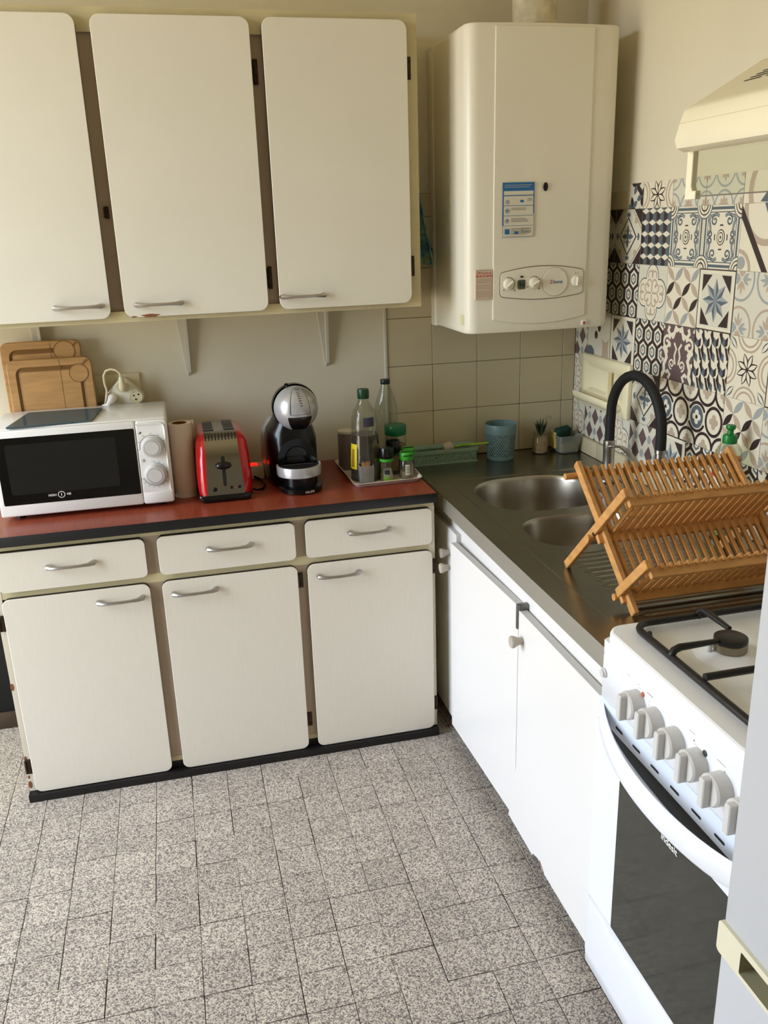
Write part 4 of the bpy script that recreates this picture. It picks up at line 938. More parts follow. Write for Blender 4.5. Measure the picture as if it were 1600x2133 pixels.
def cboard(x0, x1, h, y, dish, label, crack=None):
    t = thing('wooden_cutting_board', label, 'cutting board', ((x0+x1)/2, y-.008, WZ), group='wooden cutting boards behind the microwave')
    z0, z1 = WZ+.0006, WZ+h; o = rr(x0, x1, z0, z1, .020); th = .018
    gi = rr(x0+.022, x1-.022, z0+.03, z1-.020, .022, 6); gj = inset(gi, .014)
    b = B(); n = len(o)
    F = lambda q, yy: [(a, yy, c) for a, c in q]
    b.loft([F(o, y), F(o, y-th+.002), F(inset(o, .002), y-th)], c0=True, c1=False)
    def sheet(loops, yy, m):
        bm = bmesh.new(); es = []
        for lp in loops:
            vs = [bm.verts.new((a, yy, c)) for a, c in lp]; es += [bm.edges.new((vs[i], vs[(i+1) % len(vs)])) for i in range(len(vs))]
        bmesh.ops.triangle_fill(bm, edges=es, use_beauty=True); b.bm(bm, m)
    sheet([inset(o, .002), gi], y-th, 0)
    gm = inset(gi, .007); b.loft([F(gi, y-th), F(gm, y-th+.005), F(gj, y-th)], 1, c0=False, c1=False)
    sheet([gj], y-th, 0)
    build('board', b, [WOODB, WOODG], t, smooth=30)
    cx, cz, r = dish
    build('hollow', B().lathe([(r, 0.0003), (r*.985, .0011), (r*.90, .0008), (0, .0007)], (cx, y-th, cz), n=30, ax='-y', ms=[1, 1, 0]), [WOODB, WOODG], t, smooth=60)  # flat disc; its dark rim paints the shading of a sunk hollow
    sx_ = .62*x1+.38*x0; build('glue_joint', B().box(sx_, sx_+.0012, y-th-.0004, y-th+.001, z0+.01, z1-.004), WOODG, t)
    q = [(x1-.006, z1-.010), (x1-.020, z1-.022), (x1-.028, z1-.020), (x1-.014, z1-.006)]
    build('pouring_notch', B().prism(q, (0, y-th, 0), X, Z, -Y, -.001, .0005), WOODG, t)
cboard(-.001, .217, .4385, .5215, (.172, 1.198, .030), 'taller wooden cutting board leaning on the wall, behind the other')
cboard(.012, .2425, .3905, .5022, (.205, 1.135, .027), 'shorter wooden cutting board in front, with round hollow and juice groove')
# sockets on the wall
so = thing('wall_socket', 'double cream wall socket behind the white triple adapter', 'socket', (.304, YB, 1.036))
build('plate', B().box(.238, .370, YB-.010, YB, 1.034, 1.116, 0, .003), PLUGC, so)
for x in (.268, .338): build('outlet', B().lathe([(.020, .0095), (.020, .0115), (.017, .0115), (.016, .004), (0, .004)], (x, YB, 1.073), n=22, ax='-y'), PLUGC, so)
for x in (.262, .274): build('pin_hole', B().lathe([(.0025, .0045), (.0025, .0048)], (x, YB, 1.066), n=8, ax='-y'), HOLE, so)
ad = thing('triple_adapter', 'white triangular triple socket adapter plugged into the cream wall socket', 'adapter', (.325, YB-.011, 1.04))
tri = []
for cx, cz, a0 in ((.322, 1.086, pi/2), (.287, 1.050, pi*7/6), (.357, 1.050, pi*11/6)): tri += arcpts(cx, cz, .021, a0-pi/3, a0+pi/3, 6)
build('shell', B().prism(tri, (0, YB-.011, 0), X, Z, -Y, 0, .042, b=.004), PLUGW, ad)
yf = YB-.053
for cx, cz in ((.322, 1.084), (.288, 1.052), (.355, 1.051)):
    u_ = build('outlet', B().lathe([(.0185, .0), (.0185, .0008), (.0172, .0010), (.0170, .0004), (0, .0004)], (cx, yf, cz), n=24, ax='-y'), PLUGC, ad)
for x, z in ((.349, 1.0555), (.3625, 1.0580), (.354, 1.0440)): build('pin_hole', B().lathe([(.0028, .0006), (.0028, .0010)], (x, yf, z), n=8, ax='-y'), HOLE, ad)
def plug(cx, cz, d, m, label, path, r=.0032):
    t = thing('plug_and_cable', label, 'cable', (cx, yf-.002, cz))
    b = B().tube([(cx, yf-.0012, cz), (cx, yf-.012, cz), (cx+d[0]*.4, yf-.022, cz+d[1]*.4), (cx+d[0], yf-.026, cz+d[1])], [.0145, .0130, .0095, .0062], n=12); build('plug', b, m, t, smooth=50)
    build('cable', B().tube([(cx+d[0]*.9, yf-.026, cz+d[1]*.9)]+path, r, n=8), m, t)
plug(.322, 1.084, (-.002, .034), PLUGC, 'cream plug with a looping cream cable, in the top outlet of the adapter', [(.318, yf-.027, 1.128), (.308, yf-.026, 1.138), (.294, yf-.024, 1.141), (.280, yf-.020, 1.136), (.272, yf-.016, 1.122), (.2715, yf-.012, 1.10), (.275, yf-.006, 1.076), (.268, yf-.003, 1.045), (.262, .5, 1.03), (.26, .493, .95), (.26, .52, .80)])
plug(.288, 1.052, (-.014, -.014), WHITEP, 'white plug with white cable, in the lower left outlet of the adapter', [(.262, yf-.018, 1.036), (.252, .4925, 1.030), (.25, .4935, .99)])
# kitchen roll
kr = thing('kitchen_roll', 'roll of kitchen paper standing between the microwave and the red toaster', 'kitchen roll', (.4715, .312, WZ))
b = B(); r = .0325; n = 32
b.lathe([(.020, .0), (r, 0), (r, .212), (.020, .212)], (.4715, .312, WZ), n=n, c0=False, c1=False); build('paper', b, PAPER, kr, smooth=40)
build('core', B().lathe([(.0195, .0), (.0205, .0), (.0205, .2125), (.0190, .2125), (.0190, .004)], (.4715, .312, WZ), n=24, c1=False), CARD, kr)
build('loose_sheet', B().prism([(0, 0), (.035, -.004), (.0352, -.003), (0, .0012)], (.4715+.005, .312+r-.0005, WZ+.002), X, Y, Z, 0, .210), PAPER, kr)
# toaster
to = thing('toaster', 'red and steel two-slot toaster on the red-brown worktop', 'toaster', (.578, .325, WZ))
b = B(); rings = []
for z, hw, fy__, bk in ((.810, .0735, .205, .462), (.83, .0755, .2065, .464), (.87, .0757, .213, .464), (.91, .0740, .222, .463), (.945, .071, .234, .459), (.962, .066, .246, .452), (.971, .059, .262, .44), (.9735, .052, .27, .43)):
    rings.append([(x, y, z) for x, y in rr(.5800-hw, .5800+hw, fy__, bk, min(.03, hw*.5), 6)])
b.loft(rings); build('shell', b, REDE, to, smooth=60)
tl_ = lambda z: .2045+(z-.81)**1.35*.42
pr_ = [(.0, .812), (.0, .87), (.0, .93), (.0, .958)]
b = B(); rings = []
for z, y in ((.8115, .2005), (.85, .2035), (.90, .211), (.935, .2215), (.953, .232), (.966, .246), (.9735, .262), (.976, .29), (.976, .42), (.972, .44)):
    hw = .052-.0075*(z-.81)/.16; rings.append([(.5785-hw, y, z), (.5785+hw, y, z), (.5785+hw, y+.02 if z < .96 else y+.004, z-.014), (.5785-hw, y+.02 if z < .96 else y+.004, z-.014)])
b.loft(rings); build('steel_front', b, INOX, to, smooth=50)
for x in (.549, .606):
    s_ = build('bread_slot', B().box(x-.0145, x+.0145, .292, .42, .974, .9775), BLKP, to)
    build('slot_wire', B().tube([(x-.013, .32, .979), (x+.013, .32, .979)], .0007, n=5).tube([(x-.013, .35, .979), (x+.013, .35, .979)], .0007, n=5).tube([(x-.013, .38, .979), (x+.013, .38, .979)], .0007, n=5), BLKM, to)
for k in range(10):
    x = .5375+k*.0091; build('vent_slot', B().box(x-.0016, x+.0016, .2385, .262, .952, .9745, 0, .001), HOLE, to)
fz = lambda z: .2005+(.0035 if z < .85 else 0)+max(0, (z-.85))*.17-.0008
b = B(); P = [(.5785+a, fz(.88)+(c-.88)*.10-.0006, c) for a, c in rr(-.0048, .0048, .836, .921, .0045, 4)]; b.face(P); build('lever_slot', b, HOLE, to, smooth=0)
b = B().tube([(.5785, .2125, .900), (.5785, .195, .8975)], .0055, n=10); b.lathe([(.0, .0), (.018, .002), (.022, .008), (.018, .014), (0, .016)], (.5785, .205, .896), n=22, ax='-y', sy=.52); build('lever', b, BLKP, to, smooth=60)
for x, z, r in ((.5495, .828, .0065), (.5955, .8305, .0045), (.6175, .8305, .0045)): build('button', B().lathe([(r, 0), (r, .004), (r*.8, .006), (0, .006)], (x, .2055, z), n=16, ax='-y'), BLKP, to)
build('indicator', B().lathe([(.0022, 0), (.0022, .003), (0, .003)], (.6065, .2048, .8305), n=10, ax='-y'), REDP, to)
build('base', B().loft([[(x, y, z) for x, y in rr(.5785-h, .5785+h, a, c, .012, 4)] for z, h, a, c in ((WZ+.0005, .066, .205, .455), (WZ+.004, .0695, .2, .462), (.800, .0705, .1985, .464), (.8065, .0755, .201, .465), (.8105, .0755, .203, .465))]), BLKP, to, smooth=40)
build('cord', B().tube([(.64, .44, .80), (.668, .42, .8), (.694, .38, .7945), (.700, .33, .7935), (.690, .285, .7935), (.672, .272, .795), (.660, .28, .797)], .0032, n=8), BLKP, to)
# power strip
ps = thing('power_strip', 'cream power strip with a glowing red switch between toaster and coffee machine', 'power strip', (.68, .44, WZ))
build('case', B().box(.6625, .7075, .405, .455, WZ+.0003, WZ+.042, 0, .004), PLUGC, ps)
build('switch', B().box(.665, .689, .410, .428, WZ+.040, WZ+.047, 0, .002), REDL, ps)
# coffee machine
cm = thing('capsule_coffee_machine', 'black and silver round-headed capsule coffee machine on the worktop', 'coffee machine', (.79, .33, WZ))
cx = .788
def sq(cx, cy, hx_, hy_, z, e=2.6, n=36): return [(cx+hx_*math.copysign(abs(cos(a))**(2/e), cos(a)), cy+hy_*math.copysign(abs(sin(a))**(2/e), sin(a)), z) for a in [2*pi*i/n for i in range(n)]]
b = B(); b.loft([sq(cx, .365, .070, .095, WZ+.001), sq(cx, .365, .073, .098, WZ+.006), sq(cx, .365, .0745, .098, .83), sq(cx, .365, .0755, .096, .88), sq(cx, .367, .0755, .092, .925), sq(cx, .370, .070, .085, .950), sq(cx+.003, .365, .056, .075, .975), sq(cx+.006, .355, .048, .065, 1.0), sq(cx+.008, .35, .045, .055, 1.03)]); build('body', b, BLKP, cm, smooth=60)
b = B(); b.loft([sq(cx-.004, .425, .074, .060, WZ+.004), sq(cx-.004, .425, .079, .062, .84), sq(cx-.004, .425, .079, .060, .90), sq(cx-.003, .425, .074, .056, .94), sq(cx, .42, .056, .048, .972), sq(cx, .415, .02, .02, .985)]); build('rear_shell', b, SILV, cm, smooth=60)
hc = Vector((.8005, .285, 1.0235)); hr = .0635
b = B(); prof = [(hr*cos(a), hr*sin(a)) for a in [-pi/2+pi*i/20 for i in range(21)]]
prof = [(max(r, .0005), h*1.0) for r, h in prof]
b.lathe(prof, hc, n=40); build('head', b, SILV, cm, smooth=80)
b = B(); R_ = hr+.0022
rg = []
for i in range(40):
    a = 2*pi*i/40; rg.append((a,))
b.loft([[(hc.x+r*cos(2*pi*i/40), hc.y+dy, hc.z+r*sin(2*pi*i/40)) for i in range(40)] for r, dy in ((hr*.9, .034), (R_, .018), (R_+.0008, .024), (R_, .045), (hr*.85, .07))]); build('rear_ring', b, BLKP, cm, smooth=50)
def onsph(u, w, k=1.0): # u across, w along the front meridian (0 = facing front, + up)
    return hc+Vector((sin(u)*cos(w), -cos(u)*cos(w), sin(w)))*hr*k
def patch(u0, u1, w0, w1, k0, k1, nu=10, nw=14):
    b = B(); g = [[onsph(u0+(u1-u0)*i/nu, w0+(w1-w0)*j/nw, k1) for i in range(nu+1)] for j in range(nw+1)]
    g0 = [[onsph(u0+(u1-u0)*i/nu, w0+(w1-w0)*j/nw, k0) for i in range(nu+1)] for j in range(nw+1)]
    for j in range(nw):
        for i in range(nu): b.face([g[j][i], g[j][i+1], g[j+1][i+1], g[j+1][i]])
    loop = lambda G: G[0]+[r[-1] for r in G[1:]]+G[-1][::-1][1:]+[r[0] for r in G[::-1][1:-1]]
    b.loft([loop(g0), loop(g)], c0=False, c1=False); return b
fc = build('front_panel', patch(-.36, .50, -.12, 1.32, .99, 1.022), SILV, cm, smooth=40)
build('panel_gap', patch(-.40, .54, -.14, 1.34, .98, 1.006), BLKP, cm, smooth=40)
build('capsule_slot', patch(-.52, .62, -1.05, -.26, .96, 1.035), BLKP, cm, smooth=40)
b = B()
for k in range(7):
    w = .92-.11*k; u = .04+.015*k; h = .10-.008*k
    q = [onsph(u-h, w-.018, 1.0245), onsph(u+h, w-.018, 1.0245), onsph(u+h, w+.018, 1.0245), onsph(u-h, w+.018, 1.0245)]; b.face(q)
for q in strk(ell(.04, 1.14, .26, .07, n=20), .035, True): b.face([onsph(a, w, 1.0245) for a, w in q])
build('level_marks', b, SILD, fc, smooth=0)
build('lever', B().tube([hc+Vector((-.020, .012, .055)), hc+Vector((-.022, .010, .064)), hc+Vector((-.0225, .008, .068))], [.006, .0062, .0058], n=10), BLKP, cm)
# arch of the cup recess
yf_ = .2655
ar = [(cx-.052, .83)]+[(cx+.004+.052*cos(a), .880+.056*sin(a)) for a in [pi-pi*i/18 for i in range(19)]]+[(cx+.056, .83)]
ai = [(cx-.034, .83)]+[(cx+.004+.036*cos(a), .880+.038*sin(a)) for a in [pi-pi*i/18 for i in range(19)]]+[(cx+.040, .83)]
b = B(); b.loft([[(x, yf_+.012, z) for x, z in ar], [(x, yf_-.003, z) for x, z in ar], [(x, yf_-.004, z) for x, z in inset(ar, -.003) if True], [(x, yf_-.003, z) for x, z in ai], [(x, yf_+.006, z) for x, z in ai]], c0=False, c1=True); build('cup_recess', b, mat('gloss_black', (10, 10, 11), .12), cm, smooth=40)
b = B(); b.prism([(cx-.028, .885)]+[(cx+.004+.033*cos(a), .885+.030*sin(a)) for a in [pi-pi*i/14 for i in range(15)]], (0, yf_+.006, 0), X, Z, -Y, 0, .004, b=.002); build('recess_dome', b, mat('dark_dome', (34, 34, 36), .3), cm)
b = B(); 
foot = lambda h, a, z: [(x, y, z) for x, y in ([(cx+.008-h, .30)]+[(cx+.008-h*cos(t), .255-a*sin(t)) for t in [pi*i/20 for i in range(21)]]+[(cx+.008+h, .30)])]
b.loft([foot(.055, .060, WZ+.0005), foot(.062, .068, WZ+.003), foot(.0635, .070, WZ+.016), foot(.055, .060, WZ+.020)]); bs = build('foot', b, BLKP, cm, smooth=40)
b = B(); b.loft([foot(.050, .045, WZ+.019), foot(.050, .045, .852)]); build('tray_support', b, BLKP, cm, smooth=40)
tr_ = lambda h, a, z: [(x, y, z) for x, y in ([(cx+.006-h, .262)]+[(cx+.006-h*cos(t), .250-a*sin(t)) for t in [pi*i/20 for i in range(21)]]+[(cx+.006+h, .262)])]
b = B(); b.loft([tr_(.0615, .062, .838), tr_(.0635, .065, .840), tr_(.064, .066, .8655), tr_(.063, .064, .868), tr_(.059, .060, .868), tr_(.058, .059, .864)], c1=False); ry = build('drip_tray', b, SILV, cm, smooth=40)
b = B(); b.loft([tr_(.0585, .0595, .858), tr_(.0585, .0595, .8635)]); build('drip_grid', b, BLKM, ry, smooth=0)
text('logo', 'KRUPS', .0095, (.812, .1855, WZ+.0095), Vector((.965, .26, 0)).normalized(), Z, GREYP, bs, 0, .0003)
# ------------------------------------------------------------------ tray and jars
ty = thing('serving_tray', 'small white-rimmed tray with bottles and spice jars on the right end of the worktop', 'tray', (1.055, .345, WZ))
tq = [(.945, .200), (1.153, .205), (1.170, .495), (.940, .500)]
def rq(k, z): # rounded quad
    cxx = sum(p[0] for p in tq)/4; cyy = sum(p[1] for p in tq)/4; out = []
    for i in range(4):
        p = Vector(tq[i]); a = (Vector(tq[i-1])-p).normalized(); c = (Vector(tq[(i+1) % 4])-p).normalized()
        for t in (0, .25, .5, .75, 1): q = p+a*.02*(1-t)**2+c*.02*t**2; out.append((cxx+(q.x-cxx)*k, cyy+(q.y-cyy)*k, z))
    return out
build('dish', B().loft([rq(.90, WZ+.0004), rq(.92, WZ+.0006), rq(.985, WZ+.0115), rq(1.0, WZ+.012), rq(1.002, WZ+.0132), rq(.985, WZ+.0135), rq(.965, WZ+.0125), rq(.905, WZ+.0022)]), mat('tray_white', (216, 206, 200), .4), ty, smooth=40)
T0 = WZ+.0024
def turned(name, label, cat, x, y, parts, group=None, z=T0):
    t = thing(name, label, cat, (x, y, z), group=group)
    for nm, prof, m, n in parts: build(nm, B().lathe(prof, (x, y, z), n=n), m, t, smooth=45)
    return t
turned('paper_canister', 'grey cardboard canister with a pale lid at the back left of the tray', 'canister', .972, .425, [('body', [(.0275, 0), (.0285, .001), (.0285, .116), (.0275, .117)], GREYC, 28), ('lid', [(.0293, .114), (.0293, .1205), (.0275, .122), (.0255, .1195), (0, .1195)], PLUGW, 28)])
ot_ = turned('oil_bottle', 'clear bottle with dark green cap, dark oil and yellow label on the tray', 'bottle', 1.000, .292, [
    ('glass', [(.0435, 0), (.0455, .004), (.0455, .05), (.042, .11), (.0385, .148), (.0400, .156), (.0385, .162), (.0375, .175), (.0365, .19), (.032, .207), (.022, .222), (.0165, .235), (.0155, .246)], CLEAR, 32),
    ('oil', [(0, .001), (.043, .002), (.0445, .006), (.0445, .05), (.041, .11), (.0385, .138), (0, .138)], OIL, 32),
    ('cap', [(.0165, .243), (.0172, .244), (.0172, .268), (.016, .2705), (0, .2705)], GRNC, 24)])
def wrap(name, x, y, z, prof, a0, a1, m, parent, n=12):
    b = B(); b.loft([[(x+r*cos(a0+(a1-a0)*i/n), y+r*sin(a0+(a1-a0)*i/n), z+h) for i in range(n+1)] for r, h in prof], c0=False, c1=False, closed=False); return build(name, b, m, parent)
wrap('front_label', 1.0, .292, T0, [(.0460, .038), (.0452, .06), (.0420, .113)], pi+.05, pi+.75, YEL, ot_); wrap('back_label', 1.0, .292, T0, [(.0455, .05), (.0422, .108)], -.75, -.15, mat('olive_label', (126, 112, 36), .5), ot_)
wrap('label_print', 1.0, .292, T0, [(.0464, .044), (.0452, .066), (.0432, .098)], pi+.25, pi+.55, mat('label_brown_print', (150, 120, 20), .5), ot_)
wrap('neck_label', 1.0, .292, T0, [(.0385, .165), (.0375, .192)], -1.85, -.95, mat('dark_blue_label', (58, 58, 74), .5), ot_)
turned('water_bottle', 'tall clear empty plastic bottle with dark cap at the back of the tray', 'bottle', 1.108, .462, [
    ('bottle', [(.033, 0), (.0365, .005)]+[(.0368-(.0018 if k % 2 else 0), .012+k*.012) for k in range(11)]+[(.0372, .150), (.0365, .172), (.030, .200), (.021, .228), (.0145, .244), (.0135, .252)], CLEAR, 32),
    ('cap', [(.0145, .250), (.0150, .251), (.0150, .263), (.014, .2645), (0, .2645)], GRND, 24)])
turned('stock_jar', 'squat clear jar with a wide dark-green lid at the back right of the tray', 'jar', 1.114, .372, [
    ('glass', [(.031, 0), (.033, .003), (.033, .098), (.031, .106), (.0295, .110)], CLEAR, 28), ('powder', [(0, .002), (.031, .003), (.031, .078), (0, .080)], BEIGEL, 24),
    ('lid', [(.0330, .1085), (.0338, .110), (.0338, .135), (.032, .1385), (0, .1395)], GRNJ, 32)])
bj = turned('spice_jar', 'dark spice jar with a black lid, behind the black-topped grinder', 'spice jar', 1.092, .322, [('glass', [(.020, 0), (.021, .002), (.021, .062), (.019, .067)], CLEAR, 22), ('spice', [(0, .001), (.0198, .002), (.0198, .055), (0, .056)], mat('brown_spice', (70, 48, 30), .8, var=.3, vs=200), 20), ('lid', [(.0215, .066), (.0218, .067), (.0218, .100), (.0205, .1025), (.016, .1025), (.015, .1005), (0, .1005)], BLKP, 26)])
wrap('label', 1.092, .322, T0, [(.0213, .012), (.0213, .056)], -2.2, -.9, mat('brown_paper_label', (128, 104, 76), .6), bj)
gr = turned('salt_grinder', 'waisted clear grinder with black top and green collar at the front of the tray', 'grinder', 1.056, .258, [('glass', [(.0205, 0), (.021, .002), (.0195, .018), (.0155, .036), (.0165, .05), (.0205, .060)], CLEAR, 24), ('salt', [(0, .0015), (.0195, .002), (.018, .018), (.0142, .034), (0, .035)], mat('pale_salt', (190, 188, 180), .8), 20), ('collar', [(.0208, .0585), (.0214, .0595), (.0208, .0665), (.019, .067)], LIME, 24), ('top', [(.0205, .0665), (.0212, .068), (.0205, .096), (.0195, .0985), (0, .099)], BLKP, 24)])
wrap('label', 1.056, .258, T0, [(.0213, .003), (.0205, .014)], -2.4, -1.2, mat('green_label', (120, 170, 60), .5), gr); wrap('label', 1.056, .258, T0, [(.0187, .020), (.0164, .033)], -2.3, -1.3, SILD, gr)
for x, y, nm in ((1.117, .262, 'green-capped spice jar with a barcode label at the front right of the tray'), (1.137, .312, 'green-capped spice jar half hidden behind the barcode jar')):
    sj = turned('spice_jar', nm, 'spice jar', x, y, [('glass', [(.0195, 0), (.0205, .002), (.0205, .052), (.018, .0575)], CLEAR, 24), ('spice', [(0, .001), (.0192, .002), (.0192, .022), (0, .024)], BEIGEL, 20), ('cap', [(.0205, .0565), (.0212, .0575), (.0212, .074), (.020, .0785), (.019, .0795), (0, .0795)], LIME, 26)], group='green-capped spice jars on the tray')
    b = B().prism(rr(-.017, .017, -.004, .004, .003, 2), (x-.001, y-.006, T0+.0798), X, Y, Z, 0, .0006); build('flap_gap', b, HOLE, sj)
    b = B().prism(rr(-.014, .014, -.0015, .0015, .001, 2), (x, y-.0213, T0+.071), X, Z, -Y, -.001, .0005); build('flap_gap', b, HOLE, sj)
    if x < 1.12:
        lb = wrap('label', x, y, T0, [(.0207, .012), (.0207, .044)], -1.95, -1.25, STICK, sj)
        for k in range(9): h = .016+k*.0026; wrap('barcode_bar', x, y, T0, [(.0210, h), (.0210, h+(.0014 if k % 3 else .0006))], -1.88, -1.32, GRYP, sj, 6)
        wrap('label', x, y, T0, [(.0207, .010), (.0207, .044)], -1.05, .3, mat('clear_grey_label', (150, 150, 146), .5), sj)
# toothpicks
tpk = thing('toothpick_cup', 'small frosted square cup of wooden toothpicks at the front of the tray', 'cup', (.990, .243, T0))
sqr = lambda h, z: [(x, y, T0+z) for x, y in rr(.990-h, .990+h, .243-h*.8, .243+h*.8, .003, 3)]
build('cup', B().loft([sqr(.0195, 0), sqr(.0215, .056), sqr(.0205, .056), sqr(.0185, .003)]), FROST, tpk)
for k in range(20):
    a = R.uniform(0, 2*pi); r0, r1 = R.uniform(0, .011), R.uniform(.004, .016); a1 = a+R.uniform(-1.2, 1.2)
    p0 = Vector((.990+r0*cos(a), .243+r0*.7*sin(a), T0+.0045)); p1 = Vector((.990+r1*cos(a1), .243+r1*.7*sin(a1), T0+.062+R.uniform(-.004, .006)))
    o = build('toothpick', B().tube([p0, p0+(p1-p0)*.9, p1], [.0010, .0010, .0003], n=5), PICK); tag(o, 'wooden toothpick standing in the frosted square cup', 'toothpick', 'toothpicks in the frosted cup')
kn = thing('paper_sachet', 'flat white and yellow paper sachet lying along the front of the tray', 'sachet', (1.03, .222, T0))
b = B().prism([(.965, .213), (1.085, .222), (1.083, .232), (1.00, .231), (.962, .222)], (0, 0, 0), X, Y, Z, T0+.002, T0+.0045); build('paper', b, STICK, kn)
build('yellow_end', B().prism([(1.048, .2200), (1.086, .2225), (1.0835, .2315), (1.045, .2315)], (0, 0, 0), X, Y, Z, T0+.0044, T0+.0049), mat('pale_yellow', (206, 200, 96), .5), kn)
# ------------------------------------------------------------------ things along the back of the sink
S0 = .7662
bk = thing('plastic_basket', 'long mint-green perforated plastic basket on the steel sink top against the tiles', 'basket', (1.30, .49, S0))
bx0, bx1, by0, by1, bh = 1.188, 1.418, .452, .538, .046
def mesh_wall(p0, p1, z0, z1, nx, nz, m, parent, th=.0022, name='perforated_side', out=0.0):
    """a wall with a grid of square holes, as a welded lattice of bars"""
    p0, p1 = Vector((p0[0], p0[1], 0)), Vector((p1[0], p1[1], 0)); d = p1-p0; L_ = d.length; d.normalize(); nv = Vector((-d.y, d.x, 0))
    b = B(); bar = .42
    def blk(a0, a1, h0, h1):
        P_ = lambda a, h, t: p0+d*a+nv*(t+out*(h-z0)/(z1-z0))+Z*h
        b.loft([[P_(a0, h0, 0), P_(a1, h0, 0), P_(a1, h0, th), P_(a0, h0, th)], [P_(a0, h1, 0), P_(a1, h1, 0), P_(a1, h1, th), P_(a0, h1, th)]])
    w = L_/(nx+bar)
    for i in range(nx+1): blk(i*w, i*w+w*bar, z0, z1)
    hh = (z1-z0)/(nz+bar)
    for j in range(nz+1): blk(0, L_, z0+j*hh, z0+j*hh+hh*bar)
    return build(name, b, m, parent, smooth=0)
mesh_wall((bx0+.006, by0+.005), (bx1-.006, by0+.005), S0+.004, S0+.036, 24, 4, MINT, bk); mesh_wall((bx1-.006, by0+.005), (bx1-.006, by1-.004), S0+.004, S0+.036, 9, 4, MINT, bk)
mesh_wall((bx1-.006, by1-.004), (bx0+.006, by1-.004), S0+.004, S0+.036, 24, 4, MINT, bk); mesh_wall((bx0+.006, by1-.004), (bx0+.006, by0+.005), S0+.004, S0+.036, 9, 4, MINT, bk)
build('floor', B().box(bx0+.006, bx1-.006, by0+.005, by1-.004, S0, S0+.0045), MINT, bk)
rm = lambda e, z: [(x, y, z) for x, y in rr(bx0+.004-e, bx1-.004+e, by0+.003-e, by1-.003+e, .010, 4)]
build('rim', B().loft([rm(0, S0+.035), rm(.0025, S0+.040), rm(.0035, S0+.048), rm(.001, S0+.048), rm(-.002, S0+.040), rm(-.003, S0+.035)], loop=True), MINT, bk, smooth=40)
br = thing('dish_brush', 'lime-green dish brush with white bristles lying in the mint-green basket', 'brush', (1.38, .48, S0+.04))
build('handle', B().tube([(1.345, .490, S0+.046), (1.37, .483, S0+.052), (1.40, .470, S0+.054), (1.43, .456, S0+.058), (1.448, .448, S0+.061)], [.006, .0065, .0075, .0055, .007], n=10, flat=.5), LIMEY, br)
b = B(); b.lathe([(.016, -.026), (.018, -.02), (.016, 0), (.008, .006)], (0, 0, 0), n=18)
T_ = Matrix.Translation((1.333, .492, S0+.050)) @ Matrix.Rotation(math.radians(70), 4, 'Y'); b.v = [tuple(T_ @ Vector(v)) for v in b.v]; build('bristles', b, mat('bristle_white', (206, 196, 180), .95, bump=1.0, bs=400), br)
b = B(); b.box(1.235, 1.30, .470, .50, S0+.026, S0+.034, 0, .003); ds = build('scraper', b, BLKM); tag(ds, 'dark flat scraper lying in the left half of the mint-green basket', 'scraper')
for v in ds.data.vertices: v.co.z += 0
# perforated cup
cu = thing('utensil_cup', 'teal perforated plastic cup standing empty beside the mint-green basket', 'cup', (1.494, .462, S0))
def conew(r0, r1, z0, z1, na, nz, m, parent, name):
    b = B(); th = .002
    def blk(a0, a1, h0, h1, n=1):
        P_ = lambda a, h, t: (1.494+(r0+(r1-r0)*(h-z0)/(z1-z0)-t)*cos(a), .462+(r0+(r1-r0)*(h-z0)/(z1-z0)-t)*sin(a), h)
        for k in range(n):
            c0, c1 = a0+(a1-a0)*k/n, a0+(a1-a0)*(k+1)/n
            b.loft([[P_(c0, h0, 0), P_(c1, h0, 0), P_(c1, h0, th), P_(c0, h0, th)], [P_(c0, h1, 0), P_(c1, h1, 0), P_(c1, h1, th), P_(c0, h1, th)]])
    w = 2*pi/na
    hh = (z1-z0)/nz
    for j in range(nz):
        of = .5*w if j % 2 else 0
        for i in range(na): blk(i*w+of, i*w+of+w*.44, z0+j*hh, z0+(j+1)*hh)
        blk(0, 2*pi, z0+j*hh, z0+j*hh+hh*.28, na)
    return build(name, b, m, parent, smooth=0)
conew(.0445, .0500, S0+.012, S0+.088, 34, 12, TEAL, cu, 'perforated_wall')
build('band', B().lathe([(.050, .087), (.0522, .118), (.0515, .1195), (.0500, .118), (.0480, .087)], (1.494, .462, S0), n=40, c0=False, c1=False), TEAL, cu, smooth=40)
build('base', B().lathe([(.042, 0), (.0440, .003), (.0446, .013), (.0425, .013), (.041, .004), (0, .004)], (1.494, .462, S0), n=40), TEAL, cu, smooth=40)
# pebble jar with succulent
pj_ = thing('potted_succulent', 'little green succulent in a jar of tan pebbles by the teal cup', 'plant', (1.645, .485, S0))
build('jar', B().lathe([(.024, 0), (.0265, .003), (.0268, .045), (.0235, .056), (.0225, .060), (.0245, .066), (.0245, .072), (.023, .074)], (1.645, .485, S0), n=26, c1=False), CLEAR, pj_)
b = B(); prof = [(0, .002), (.0235, .003), (.0255, .008), (.0256, .044), (.022, .056), (.010, .059), (0, .059)]; b.lathe(prof, (1.645, .485, S0), n=30); pbm = build('pebbles', b, PEBB, pj_, smooth=60); pbm['kind'] = 'stuff'
for k in range(13):
    a = 2*pi*k/13*2.4; l = .050+.016*(k/13)-.0; tl2 = .10+.40*(1-k/13); p0 = Vector((1.645, .485, S0+.056)); d = Vector((cos(a)*sin(tl2), sin(a)*sin(tl2), cos(tl2)))
    build('leaf', B().tube([p0, p0+d*l*.3, p0+d*l*.7+Vector((-d.y, d.x, 0))*.002, p0+d*l], [.004, .0065, .0045, .0004], n=6, flat=.45), SUCC, pj_)
